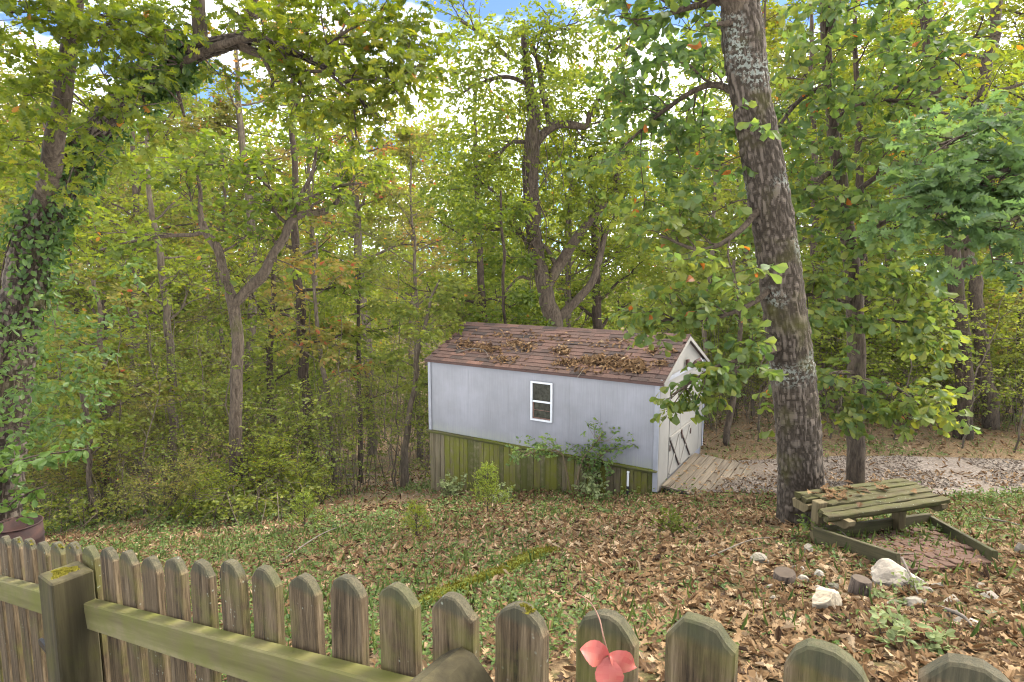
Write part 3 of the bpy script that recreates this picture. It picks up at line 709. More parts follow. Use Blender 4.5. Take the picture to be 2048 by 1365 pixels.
for i in range(npd):
    for j in range(npd):
        s, t = i/(npd-1)*.94+.03, j/(npd-1)*1.0; p = (1-s)*(1-t)*c1+s*(1-t)*c2+s*t*c3+(1-s)*t*c4; Vp.append((p[0], p[1], float(ground(p[0], p[1]))+.006))
padF = [(i*npd+j, (i+1)*npd+j, (i+1)*npd+j+1, i*npd+j+1) for i in range(npd-1) for j in range(npd-1)]
m_sand = mat_simple('earth_joint', (.10, .07, .045), .95, .3, 25)
pad = tag(MB().add(Vp, padF).build('brick_pad', m_sand), kind='structure')
m_brick = mat_simple('faded_red_brick', (.095, .055, .037), .9, .28, 9, .15, bmp=.3)
ex = norm(c2-c1); ey = norm(np.cross(UP, ex)); ey = -ey if ey.dot(c4-c1) < 0 else ey
bk = MB().box((0, 0, 0), (.092, .195, .05), bev=.006); bo_ = bk.build('brick', m_brick, pad); bme = bo_.data; bpy.data.objects.remove(bo_)
rr = random.Random(4)
e2 = norm((c4-c1)+(c3-c2)); wide = np.linalg.norm(c2-c1); deep = np.linalg.norm(c4-c1)
nx_, ny_ = int(wide/.1), int(deep*1.15/.2)
for i in range(nx_):
    for j in range(ny_):
        s = (i+.7)/(nx_+.4); t = ((j+.5+(.5 if i % 2 else 0))*.2+.03)/(deep*1.05)
        if t > .95: continue
        p = (1-s)*(1-t)*c1+s*(1-t)*c2+s*t*c3+(1-s)*t*c4
        o = new_obj('brick', bme, pad); z = float(ground(p[0], p[1]))
        sx = norm(c2-c1); sy = norm((1-s)*(c4-c1)+s*(c3-c2)); zz = norm(np.cross(sx, sy)); zz = zz if zz[2] > 0 else -zz; xx = norm(np.cross(sy, zz))
        M = Matrix(np.stack([xx, sy, zz], 1).tolist()).to_4x4() @ Matrix.Rotation(rr.uniform(-.03, .03), 4, 'Z'); M.translation = Vector((p[0], p[1], z+.012+rr.uniform(-.006, .006))); o.matrix_local = M

# ------------------------------------------------------------------ rocks, stumps, mossy timber, barrel
def mat_rock(name, a, b_, stain, amt):
    m, nt, b = mat_new(name); v = coords(nt, loc_random=True); f = noise(nt, v, 6, 7, .65); r = ramp(nt, [(.35, a), (.65, b_)]); nt.links.new(f, r.inputs[0])
    g = noise(nt, v, 3.2, 4, .6); gr = ramp(nt, [(.62-amt, (0, 0, 0)), (.70-amt, (.9, .9, .9))]); nt.links.new(g, gr.inputs[0])
    c = mixc(nt, gr.outputs[0], r.outputs[0], stain); nt.links.new(c, b.inputs['Base Color']); b.inputs['Roughness'].default_value = .9; bump(nt, b, f, .6, .02); return m
mr_lime = mat_rock('pale_limestone', (.20, .165, .12), (.36, .31, .24), (.20, .17, .10), .0)
mr_rust = mat_rock('rust_stained_limestone', (.30, .24, .16), (.42, .35, .25), (.22, .07, .025), .14)
mr_moss = mat_rock('mossy_limestone', (.15, .125, .09), (.25, .215, .16), (.07, .08, .025), .12)
def rock_mesh(w, d, h, seed, flat=.0):
    import bmesh
    bm = bmesh.new(); bmesh.ops.create_icosphere(bm, subdivisions=4, radius=1); r_ = np.random.default_rng(seed)
    P = np.array([v.co for v in bm.verts]); nrm = norm(r_.normal(size=(13, 3))*np.array((1, 1, 1.3))); off = r_.uniform(.42, .8, 13)
    for n_, o_ in zip(nrm, off):           # flat facets
        dd = P@n_; P = P-np.where(dd > o_, dd-o_, 0)[:, None]*n_
    P = P*(1+.16*(fbm(P*1.7+seed, 4)-.5)[:, None]*2+.07*(fbm(P*7+seed, 3)-.5)[:, None]*2); P[:, 2] = np.maximum(P[:, 2], -.5)
    P *= np.array((w/2, d/2, h))/np.array((np.abs(P[:, 0]).max(), np.abs(P[:, 1]).max(), P[:, 2].max()))
    for v, p in zip(bm.verts, P): v.co = p
    me = bpy.data.meshes.new('rock'); bm.to_mesh(me); bm.free(); return me
def place_rock(px, py, wpx, hpx, mat, label, seed, dep=.8, rz=None, group=None):
    g = gpix(px, py+hpx*.35); d = g[1]; w = wpx*d/FPX; h = hpx*d/FPX*.68
    o = new_obj('rock', rock_mesh(w, w*dep, h, seed), None, mat); o.location = (g[0], g[1], g[2]+h*.05); o.rotation_euler = (0, 0, (seed*1.7 % .8)-.4 if rz is None else rz)
    tag(o, label, 'rock', group)
RK = [(1802, 1150, 118, 62, mr_lime, 'large pale limestone boulder at the end of the timber edging'),
      (1652, 1198, 84, 60, mr_rust, 'cream rock with a rust-red stained face among brown leaves'),
      (1516, 1115, 40, 26, mr_moss, 'rounded mossy rock alone in the leaves near the bench leg'),
      (1592, 1133, 34, 15, mr_lime, 'small white slab-shaped rock above the dark log stub'),
      (1604, 1157, 30, 22, mr_lime, 'tan rock lying against the end of the dark log stub'),
      (1640, 1148, 32, 24, mr_lime, 'pale lumpy rock between the bench leg and the rust-stained rock'),
      (1666, 1172, 24, 18, mr_moss, 'grey pointed pebble-sized rock behind the rust-stained rock'),
      (1648, 1180, 44, 16, mr_lime, 'flat pale rock tucked behind the rust-stained rock'),
      (1468, 1183, 26, 12, mr_lime, 'little white rock farthest toward the shed side of the rock scatter'),
      (1882, 1172, 40, 26, mr_moss, 'mossy triangular rock behind the long mossy slabs'),
      (1981, 1190, 44, 24, mr_lime, 'smooth cream rock low in the leaves at the picture edge side'),
      (1826, 1202, 64, 24, mr_moss, 'long green mossy slab in front of the large boulder'),
      (1796, 1206, 50, 18, mr_moss, 'thin grey slab leaning beside the long mossy slab'),
      (1905, 1196, 56, 20, mr_lime, 'long pale slab in the leaves beyond the mossy slab'),
      (2040, 1095, 30, 34, mr_lime, 'upright cream rock cut by the edge of the picture'),
      (1908, 1226, 50, 16, mr_lime, 'flat cream shard lying below the mossy slabs'),
      (1979, 1228, 40, 18, mr_moss, 'greyish rock half buried below the smooth cream rock'),
      (1536, 1172, 22, 14, mr_lime, 'small pale stone just below the dark log stub'),
      (1546, 1195, 16, 10, mr_lime, 'tiny white stone left of the rust-stained rock'),
      (1617, 1096, 26, 22, mr_moss, 'greenish stone wedged at the foot of the bench leg'),
      (1850, 1178, 34, 16, mr_lime, 'small pale rock touching the near side of the large boulder'),
      (1968, 1172, 30, 14, mr_lime, 'pale flake of rock just behind the smooth cream rock'),
      (1930, 1240, 60, 14, mr_lime, 'low sandy shard nearest the fence below the slabs')]
for i, (px, py, w, h, m_, lb) in enumerate(RK): place_rock(px, py, w, h, m_, lb, i+3, .75)
m_stub = mat_bark('grey_stub_bark', (.03, .022, .016), (.16, .12, .09), moss_amt=-.3)
m_cut = mat_simple('sawn_end', (.085, .062, .042), .9, .25, 14)
def stub(px, py, wpx, hpx, tilt, label):
    g = gpix(px, py+hpx*.4); w = wpx*g[1]/FPX; h = hpx*g[1]/FPX*1.15; e = empty('log_stub', g); tag(e, label, 'log')
    o = MB().lathe([(w*.47, -.05), (w*.5, h*.3), (w*.46, h*.95), (w*.42, h)], 18).build('bark', m_stub, e, True); o.rotation_euler = tilt
    c = MB().add([(w*.425*math.cos(t), w*.425*math.sin(t), h-.001) for t in np.arange(18)/18*6.283]+[(0, 0, h+.004)], [(i, (i+1) % 18, 18) for i in range(18)]).build('cut_face', m_cut, e); c.rotation_euler = tilt
stub(1717, 1178, 42, 34, (.05, .08, 0), 'short upright sawn log stub beside the large boulder'); stub(1569, 1158, 46, 24, (.12, -.1, 0), 'dark squat log stub among small pale rocks')
# moss covered timber lying in the leaves
p, q = gpix(838, 1222), gpix(1112, 1108); tm = empty('mossy_timber', p); tag(tm, 'half-sunk edging timber covered in yellow-green moss, lying in the leaves', 'timber')
ln = np.linalg.norm(q-p); xs2 = np.linspace(0, 1, 60); Pm = p[None]*(1-xs2[:, None])+q[None]*xs2[:, None]; Pm[:, 2] = ground(Pm[:, 0], Pm[:, 1])+.030; Pm += .02*np.c_[np.zeros(60), np.sin(xs2*9), np.zeros(60)]
rad = .062*(.45+.7*fbm(np.c_[xs2*14, xs2*0, xs2*0], 3))*np.where(xs2 > .8, 1-(xs2-.8)*3.5, 1)
V = tube_verts(Pm-p, np.repeat(rad[:, None], 10, 1)*(.75+.5*vnoise(np.random.default_rng(3).random((600, 3))*40).reshape(60, 10)), 10)
MB().add(V, [tuple(f_) for f_ in tube_quads(60, 10)]).build('core', m_moss, tm, True)
r_ = np.random.default_rng(8); n = 3600; i = r_.integers(0, 59, n); base = (Pm[i]-p)+r_.normal(0, 1, (n, 3))*np.array((.035, .035, 0))+np.c_[np.zeros(n), np.zeros(n), rad[i]*.75]
V = np.zeros((n, 3, 3)); a = r_.uniform(0, 6.28, n); w = .006; V[:, 0] = base+np.c_[np.cos(a), np.sin(a), 0*a]*w; V[:, 1] = base-np.c_[np.cos(a), np.sin(a), 0*a]*w; V[:, 2] = base+np.c_[r_.normal(0, .006, n), r_.normal(0, .006, n), r_.uniform(.008, .022, n)]
tag(new_obj('moss', mesh_arrays('moss', V.reshape(-1, 3), np.arange(3*n), np.full(n, 3), r_.random(n)), tm, mat_leaf('golden_moss', [(0, (.08, .078, .012)), (.5, (.135, .125, .016)), (1, (.20, .175, .022))], .2)), kind='stuff')
# rusty barrel
bx, by = -6.5, 7.35; bz = float(ground(bx, by)); rim = at(40, 1048, 7.35)[2]; hb = rim-bz
m_rust, nt, b = mat_new('rusty_steel'); v = coords(nt); f = noise(nt, v, 5, 6, .7); r = ramp(nt, [(.3, (.012, .006, .005)), (.5, (.032, .012, .008)), (.72, (.06, .022, .012))]); nt.links.new(f, r.inputs[0]); nt.links.new(r.outputs[0], b.inputs['Base Color']); b.inputs['Roughness'].default_value = .85; bump(nt, b, f, .3, .01)
br = empty('rusty_barrel', (bx, by, bz)); tag(br, 'open rusty steel barrel standing in weeds behind the fence', 'barrel')
R_ = .27; MB().lathe([(R_, -.1), (R_, hb*.32), (R_+.012, hb*.35), (R_, hb*.38), (R_, hb*.66), (R_+.012, hb*.69), (R_, hb*.72), (R_, hb), (R_-.008, hb), (R_-.008, .02), (0, .02)], 48).build('drum', m_rust, br, True)
tr_ = np.arange(49)/48*6.2832; MB().tube(np.c_[R_*np.cos(tr_), R_*np.sin(tr_), np.full(49, hb)], .010, 8, False).build('rim', m_rust, br, True)
# ------------------------------------------------------------------ foliage toolkit
def leaf_tpl(prof, fold=.25, curl=.15):
    """two-sided outline -> (V, faces); length 1 along +Y, each half a strip between midrib and margin.
    prof: list of (y, half width)"""
    n = len(prof); V = []; 
    for y, w in prof: V.append((0, y, -curl*y*y))
    for sg in (-1, 1):
        for y, w in prof: V.append((sg*w, y+.0, fold*w-curl*y*y))
    F = []
    for k, sg in ((1, -1), (2, 1)):
        for i in range(n-1):
            q = [i, i+1, k*n+i+1, k*n+i]
            if prof[i][1] == 0: q = [i, i+1, k*n+i+1]
            if prof[i+1][1] == 0: q = [i, i+1, k*n+i]
            F.append(q if sg < 0 else q[::-1])
    return np.array(V, float), F
def oak_tpl(fold=.2, curl=.2, rot=0):
    m_ = [(0, 0), (0, .27), (0, .5), (0, .74), (0, 1.0)]; half = [(.03, .02), (.16, .17), (.06, .27), (.30, .40), (.10, .5), (.36, .64), (.13, .74), (.22, .90)]
    V = [(0, y, 0) for _, y in m_]; 
    for sg in (-1, 1): V += [(sg*x, y, 0) for x, y in half]
    F = []
    for k, sg in ((5, -1), (13, 1)):
        for q in ([0, k, k+1, k+2, 1], [1, k+2, k+3, k+4, 2], [2, k+4, k+5, k+6, 3], [3, k+6, k+7, 4]): F.append(q if sg > 0 else q[::-1])
    V = np.array(V, float); V[:, 2] = fold*np.abs(V[:, 0])*1.3-curl*(V[:, 1]-.3)**2+rot*V[:, 0]*(V[:, 1]-.4)
    return V, F
T_DIA = (np.array([(0, 0, 0), (.29, .45, .07), (0, 1, -.08), (-.29, .45, .07)]), [[0, 1, 2, 3]])                 # far leaf
T_HEX = (np.array([(0, 0, 0), (.24, .3, .06), (.25, .65, .03), (0, 1, -.14), (-.25, .65, .03), (-.24, .3, .06), (0, .5, -.02)]), [[0, 1, 2, 6], [6, 2, 3, 4], [0, 6, 4, 5]])
T_OVAL = leaf_tpl([(0, 0), (.22, .16), (.5, .26), (.78, .24), (1, 0)], .25, .2)
T_OBOV = leaf_tpl([(0, 0), (.3, .12), (.58, .27), (.82, .30), (1, 0)], .2, .3)
T_NARROW = leaf_tpl([(0, 0), (.3, .13), (.65, .13), (1, 0)], .3, .25)
T_OAK = oak_tpl(.2, .25)

def leaf_mesh(name, tpl, pos, axis, nrm, size, rnd, widthvar=None):
    """N copies of a leaf template as one mesh"""
    V0, F0 = tpl; axis = norm(axis); X = norm(np.cross(axis, nrm)); Z = np.cross(X, axis); n = len(pos)
    S = np.asarray(size, float).reshape(-1, 1, 1)
    wv = 1.0 if widthvar is None else widthvar.reshape(-1, 1, 1)
    V = pos[:, None, :]+S*(wv*V0[None, :, 0:1]*X[:, None, :]+V0[None, :, 1:2]*axis[:, None, :]+V0[None, :, 2:3]*Z[:, None, :])
    m_ = len(V0); fl = np.concatenate([np.array(f) for f in F0]); tot = np.array([len(f) for f in F0])
    loops = (np.arange(n)[:, None]*m_+fl[None, :]).ravel(); totals = np.tile(tot, n); r = np.repeat(np.asarray(rnd), len(F0))
    return mesh_arrays(name, V.reshape(-1, 3), loops, totals, r)

class Plant:
    """collects woody tubes and leafy sprays"""
    def __init__(s, seed): s.tubes = []; s.sp = []; s.sd = []; s.g = np.random.default_rng(seed); s.limbs = []
    def tube(s, P, r, sides=6, keep=True):
        P = np.asarray(P, float); s.tubes.append((P, np.asarray(r, float), sides))
        if keep: s.limbs.append((P, np.asarray(r, float)))
    def spray(s, p, d): s.sp.append(np.atleast_2d(p)); s.sd.append(np.atleast_2d(d))
    def branch(s, p0, d, ln, r0, gen, droop=.15, nsub=4, spray_gap=.16, spread=1.0, n=7, leafy=.25, jitter=.08, updir=.12):
        """recursive branch with sprays along its outer part"""
        g = s.g; d = norm(d); P = [np.array(p0, float)]; st = ln/(n-1); dirs = []
        for i in range(n-1):
            d = norm(d+g.normal(0, .16, 3)+np.array((0, 0, updir-droop*(i/(n-1))*1.6))*.5); dirs.append(d); P.append(P[-1]+d*st)
        P = np.array(P); r = np.maximum(np.linspace(r0, r0*.25, n), .0025)
        s.tube(P, r, 6 if gen > 1 else (5 if gen == 1 else 4), keep=False)
        if gen > 0:
            for k in range(nsub):
                t = .25+.75*(k+g.random())/nsub; i = min(int(t*(n-1)), n-2); f = t*(n-1)-i; q = P[i]*(1-f)+P[i+1]*f
                sd = norm(np.cross(dirs[i], UP)+1e-6)*(1 if k % 2 else -1); nd = norm(dirs[i]*g.uniform(.4, 1.1)+sd*g.uniform(.5, 1.1)*spread+UP*g.normal(.05, .3)*spread)
                s.branch(q, nd, ln*g.uniform(.38, .6)*(1.15-t*.4), r0*.45, gen-1, droop, max(2, nsub-1), spray_gap, spread, max(4, n-2), .1, jitter, updir)
        m_ = max(1, int(ln*(1-leafy)/spray_gap)); t = leafy+(1-leafy)*(np.arange(m_)+g.random(m_))/m_; i = np.minimum((t*(n-1)).astype(int), n-2); f = (t*(n-1)-i)[:, None]
        q = P[i]*(1-f)+P[i+1]*f+g.normal(0, jitter, (m_, 3)); D = np.array(dirs)[np.minimum(i, n-2)]
        s.spray(q, norm(D*.7+g.normal(0, .55, (m_, 3))))
        s.spray(P[-1:], d[None])
    def cluster(s, c, rad, nspray, flat=.5, ntw=5, r0=.012, link=True):
        """leafy clump round c, twigs inside, linked to the nearest limb"""
        g = s.g; c = np.asarray(c, float)
        if link and s.limbs:
            best = min(((np.linalg.norm(P-c, axis=1).min(), k) for k, (P, r) in enumerate(s.limbs)), key=lambda t: t[0]); P, r = s.limbs[best[1]]
            i = int(np.argmin(np.linalg.norm(P-c, axis=1)+.0)); i = max(0, i-2); a = P[i]; m_ = (a+c)/2+g.normal(0, .06, 3)*best[0]+np.array((0, 0, .10*best[0]))
            Q = spline(np.array([a, m_, c]), n=9); s.tube(Q, np.linspace(min(r[i]*.6, max(r0, .010*best[0])), .005, 9), 5, keep=False)
        d = norm(g.normal(size=(ntw, 3))*np.array((1, 1, flat)))
        for k in range(ntw):
            e = c+d[k]*rad*g.uniform(.6, 1.05); Q = spline(np.array([c, (c+e)/2+g.normal(0, .05, 3)*rad, e]), n=5); s.tube(Q, np.linspace(.005, .0025, 5), 4, keep=False)
        v = g.normal(size=(nspray, 3)); v = norm(v)*(g.random((nspray, 1))**.45)*rad*np.array((1, 1, flat))
        s.spray(c+v, norm(v*np.array((1, 1, .4))/rad+g.normal(0, .45, (nspray, 3))+np.array((0, 0, -.15))))
    def wood_mesh(s, name, origin, fine=None):
        Vs, Ls, Ts = [], [], []; n0 = 0
        for P, r, k in s.tubes:
            if len(r) != len(P): r = np.interp(np.linspace(0, 1, len(P)), np.linspace(0, 1, len(r)), r)
            V = tube_verts(P-origin, r, k); Q = tube_quads(len(P), k)+n0; Vs.append(V); Ls.append(Q.ravel()); Ts.append(np.full(len(Q), 4)); n0 += len(V)
        return mesh_arrays(name, np.concatenate(Vs), np.concatenate(Ls), np.concatenate(Ts), smooth_=True)
    def leaves(s, name, tpl, origin, n=7, ln=.35, size=.1, flat=.5, droop=.25, tone=.5, tonevar=.22, sizevar=.25, patch=.25, keep=None):
        p = np.concatenate(s.sp)-origin; d = norm(np.concatenate(s.sd)); g = s.g; N = len(p)
        t = ((np.arange(n)[None, :]+g.random((N, n)))/n)
        side = norm(np.cross(d, UP)+g.normal(0, .05, d.shape)); sg = np.where((np.arange(n) % 2)[None, :] == 0, 1, -1)*np.ones((N, 1))
        pos = p[:, None, :]+d[:, None, :]*(t*ln)[:, :, None]
        ax = d[:, None, :]*g.uniform(.3, .9, (N, n, 1))+side[:, None, :]*(sg*g.uniform(.5, 1.0, (N, n)))[:, :, None]+g.normal(0, .25, (N, n, 3)); ax[:, :, 2] -= droop
        ax = norm(ax); nr = norm(UP*flat+g.normal(0, 1-flat*.6, (N, n, 3)))
        pos = pos.reshape(-1, 3); ax = ax.reshape(-1, 3); nr = nr.reshape(-1, 3)
        pz = fbm(pos*.55+11.0*tone, 2); rn = np.clip(tone+patch*(pz-.5)*2+g.normal(0, tonevar, len(pos))*.6, 0, .94); rn[g.random(len(pos)) < .004] = 1.15
        sz = size*(1+g.uniform(-sizevar, sizevar, len(pos)))
        return leaf_mesh(name, tpl, pos, ax, nr, sz, rn)

# leaf colours (per-leaf number 0..1: from deep green to yellow-green, the last stop a turning leaf)
ml_oak = mat_leaf('oak_leaf', [(0, (.040, .066, 0.0086)), (.4, (.078, .112, 0.0130)), (.75, (.135, .160, 0.0187)), (.96, (.20, .19, 0.0216)), (1, (.28, .14, 0.0216))], .48)
ml_yel = mat_leaf('yellow_green_leaf', [(0, (.064, .096, .014)), (.4, (.118, .156, .020)), (.8, (.185, .205, .026)), (.95, (.26, .22, .028)), (1, (.32, .17, .03))], .5)
ml_blue = mat_leaf('blue_green_oak_leaf', [(0, (.048, .092, .030)), (.5, (.082, .140, .043)), (.85, (.115, .175, .045)), (1, (.15, .20, .04))], .45, .4, .5)
ml_hick = mat_leaf('broad_green_leaf', [(0, (.045, .088, .020)), (.45, (.085, .135, .030)), (.8, (.14, .175, .034)), (.99, (.19, .20, .032)), (1, (.3, .12, .03))], .5, .4, .5, 0)
ml_turn = mat_leaf('turning_leaf', [(0, (.08, .095, .022)), (.45, (.145, .145, .03)), (.75, (.21, .165, .04)), (.9, (.27, .13, .04)), (1, (.32, .10, .04))], .5)
ml_shrub = mat_leaf('understory_leaf', [(0, (.050, .072, .018)), (.4, (.095, .122, .020)), (.8, (.155, .175, .028)), (1, (.22, .215, .042))], .45)
ml_vine = mat_leaf('ivy_leaf', [(0, (.035, .07, .014)), (.5, (.068, .118, .024)), (1, (.12, .165, .034))], .4, .4, .5)
mb_oak = mat_bark('ridged_oak_bark', (.036, .027, .018), (.118, .092, .068), (.06, .056, .012), .4, 1, 1, .5, True)
mb_grey = mat_bark('grey_brown_bark', (.03, .021, .013), (.125, .094, .064), (.06, .06, .015), .25)
mb_pale = mat_bark('pale_smooth_bark', (.042, .031, .020), (.145, .113, .075), (.09, .09, .03), .2, 0, .8, .5)
mb_dark = mat_bark('dark_bark', (.016, .011, .007), (.08, .057, .038), (.05, .05, .012), .2)
mb_twig = mb_grey

def poly3(pts, step=.12):
    """[(px, py, depth, width px)] -> resampled world polyline and radii"""
    A = np.array([[*at(px, py, d), .5*w*d/FPX] for px, py, d, w in pts]); S = spline(A, step); return S[:, :3], np.maximum(S[:, 3], .004)
def limb(pl, pts, sides=8, step=.12, subs=0, sublen=1.0, gen=1, t0=.3, droop=.15, gap=.16, spread=1.0, nsub=4, wob=.0, updir=.12, root=False):
    P, r = poly3(pts, step)
    if root:           # the stem goes on down into the soil
        z0 = float(ground(P[0][0], P[0][1]))-.15
        if P[0][2] > z0:
            m0 = max(2, int((P[0][2]-z0)/step)); ex = np.c_[np.full(m0, P[0][0]), np.full(m0, P[0][1]), np.linspace(z0, P[0][2], m0, endpoint=False)]; P = np.vstack([ex, P]); r = np.concatenate([np.linspace(r[0]*1.25, r[0], m0), r])
    if wob: P = P+wob*(np.stack([fbm(P*1.7+q*9.1, 2) for q in range(3)], -1)-.5)*2
    pl.tube(P, r, sides); g = pl.g
    T = norm(np.gradient(P, axis=0))
    for k in range(subs):
        t = t0+(1-t0)*(k+g.random())/max(subs, 1); i = min(int(t*(len(P)-1)), len(P)-1)
        sd = norm(np.cross(T[i], UP)+1e-6)*(1 if k % 2 else -1); nd = norm(T[i]*g.uniform(.3, 1)+sd*g.uniform(.3, 1)*spread+UP*g.normal(.1, .35)*spread)
        pl.branch(P[i], nd, sublen*g.uniform(.65, 1.25), max(.006, min(r[i]*.5, .03)), gen, droop, nsub, gap, spread, updir=updir)
    return P, r
def finish(pl, name, origin, wood_mat, leaf_mat, tpl, label, cat='tree', group=None, trunk='trunk', crown='crown', **kw):
    e = empty(name, origin); tag(e, label, cat, group); o = np.asarray(origin, float)
    new_obj(trunk, pl.wood_mesh(trunk, o), e, wood_mat)
    if pl.sp and leaf_mat is not None: new_obj(crown, pl.leaves(crown, tpl, o, **kw), e, leaf_mat)
    return e
def base_of(P): return (P[0][0], P[0][1], float(ground(P[0][0], P[0][1])))

# ---- bark-ridged trunk for the big oak close by
def bark_trunk(P, r, sides, amp, flare=None):
    T, N, B = frames(P); a = np.arange(sides)/sides*2*math.pi; s = np.concatenate([[0], np.cumsum(np.linalg.norm(np.diff(P, axis=0), axis=1))])
    S, A = np.meshgrid(s, a, indexing='ij'); Rr = r[:, None]*np.ones_like(A)
    if flare is not None: Rr = Rr*(1+flare*np.exp(-S/.28)*(.6+.5*np.cos(A*5+1)+.3*np.cos(A*3)))
    cx_, sy_ = np.cos(A)*r.mean(), np.sin(A)*r.mean()
    wz = .05*(vnoise(np.stack([cx_*9, sy_*9, S*5], -1))-.5); cxw, syw = cx_+wz, sy_+wz
    n1 = vnoise(np.stack([cxw*36, syw*36, S*12], -1)); n2 = vnoise(np.stack([cxw*80+9, syw*80, S*34], -1)); rid = 1-np.abs(2*n1-1)
    h = (np.clip(rid*1.5-.15, 0, 1)*-1+1)*.75+.45*n2; big = fbm(np.stack([cx_*3, sy_*3, S*1.3], -1), 2)-.5
    Rr = Rr+amp*(h-.6)+.10*big*r[:, None]
    V = P[:, None, :]+(N[:, None, :]*np.cos(A)[:, :, None]+B[:, None, :]*np.sin(A)[:, :, None])*Rr[:, :, None]
    hq = np.clip(h/1.1, 0, 1); return V.reshape(-1, 3), tube_quads(len(P), sides), hq[:-1].ravel()
# ------------------------------------------------------------------ the trees that can be told apart
# 1 big oak by the bench
pl = Plant(101)
D0 = float(gpix(1600, 1046)[1])
P, r = poly3([(1603, 1080, D0, 92), (1601, 990, D0, 92), (1600, 922, D0, 91), (1586, 750, D0, 88), (1566, 600, D0, 85), (1547, 450, D0, 82), (1521, 300, D0, 77), (1502, 200, D0, 74), (1485, 60, D0, 78), (1476, -60, D0, 60), (1480, -250, D0+.2, 50), (1500, -480, D0+.4, 38), (1510, -750, D0+.5, 22)], .02); r = r*.97
ob = np.array((P[0][0], P[0][1], float(ground(P[0][0], P[0][1]))))
V, Q, hb_ = bark_trunk(P, r, 120, .024, .32)
oak1 = empty('oak_tree', ob); tag(oak1, 'thick leaning oak with ridged, lichen-spotted bark beside the bench', 'tree')
new_obj('trunk', mesh_arrays('trunk', V-ob, Q, np.full(len(Q), 4), hb_, smooth_=True), oak1, mb_oak)
pl.limbs.append((P, r))
limb(pl, [(1484, 45, D0, 60), (1452, -60, D0-.2, 46), (1400, -220, D0-.3, 36), (1330, -420, D0-.4, 18)], 12, subs=7, sublen=1.6, gen=2, gap=.2)
limb(pl, [(1470, 46, D0-.1, 14), (1440, 48, D0-.2, 9), (1408, 52, D0-.3, 5)], 8)
limb(pl, [(1535, 400, D0, 16), (1470, 470, D0-.3, 11), (1400, 500, D0-.2, 8), (1320, 470, D0, 5)], 7, subs=6, sublen=.7, t0=.35)
limb(pl, [(1500, 200, D0, 16), (1420, 170, D0+.3, 12), (1330, 220, D0+.6, 8), (1250, 290, D0+.8, 4)], 7, subs=7, sublen=.8, t0=.25)
limb(pl, [(1480, 0, D0, 16), (1400, 10, D0+.2, 12), (1310, 40, D0+.3, 8), (1230, 100, D0+.4, 4)], 7, subs=6, sublen=.8, t0=.2)
limb(pl, [(1560, 560, D0, 15), (1500, 610, D0-.2, 10), (1410, 640, D0, 7), (1310, 640, D0+.2, 4)], 7, subs=3, sublen=.5, t0=.5, droop=.5)
limb(pl, [(1578, 690, D0, 15), (1500, 715, D0-.5, 10), (1430, 735, D0-.6, 7), (1345, 790, D0-.5, 4)], 7)
limb(pl, [(1470, -150, D0, 26), (1560, -260, D0, 18), (1700, -330, D0, 10)], 8, subs=4, sublen=1.1, gen=1, gap=.25)
limb(pl, [(1500, -400, D0, 26), (1350, -560, D0, 16), (1150, -640, D0+.2, 8)], 8, subs=4, sublen=1.1, gen=1, gap=.25)
for (px, py, d, rd, n) in ((1300, 110, 8, .55, 26), (1380, 60, 7.6, .5, 26), (1420, 140, 7.6, .5, 26), (1330, 200, 7.8, .55, 30), (1400, 260, 7.6, .5, 26), (1300, 300, 8, .55, 30), (1440, 330, 7.3, .45, 22), (1370, 350, 7.6, .5, 28), (1290, 400, 8, .5, 26), (1420, 430, 7.3, .45, 24), (1340, 470, 7.7, .45, 22), (1260, 200, 8.3, .5, 18), (1480, 250, 7, .35, 14), (1330, 20, 7.8, .5, 22), (1420, 0, 7.5, .5, 22)):
    pl.cluster(at(px, py, d), rd, max(3, int(n*.75)), .55)
for (px, py, d, rd, n) in ((1300, 615, 7.5, .26, 11), (1335, 580, 7.4, .28, 11), (1292, 650, 7.4, .16, 6), (1385, 600, 7.3, .26, 10), (1440, 600, 7.1, .24, 10), (1325, 668, 7.3, .10, 4), (1340, 640, 7.3, .14, 5),
                        (1372, 778, 6.7, .18, 9), (1425, 762, 6.6, .22, 11), (1470, 730, 6.6, .24, 13), (1505, 690, 6.6, .22, 12), (1440, 790, 6.5, .16, 6), (1345, 795, 6.7, .10, 5), (1338, 822, 6.7, .06, 3), (1395, 800, 6.6, .10, 4), (1520, 735, 6.6, .14, 6)):
    pl.cluster(at(px, py, d), rd, n, .6, 4)
new_obj('limb', pl.wood_mesh('limb', ob), oak1, mb_grey)
new_obj('crown', pl.leaves('crown', T_OBOV, ob, n=6, ln=.18, size=.122, flat=.45, droop=.3, tone=.55, tonevar=.32, patch=.4, sizevar=.42), oak1, ml_hick)

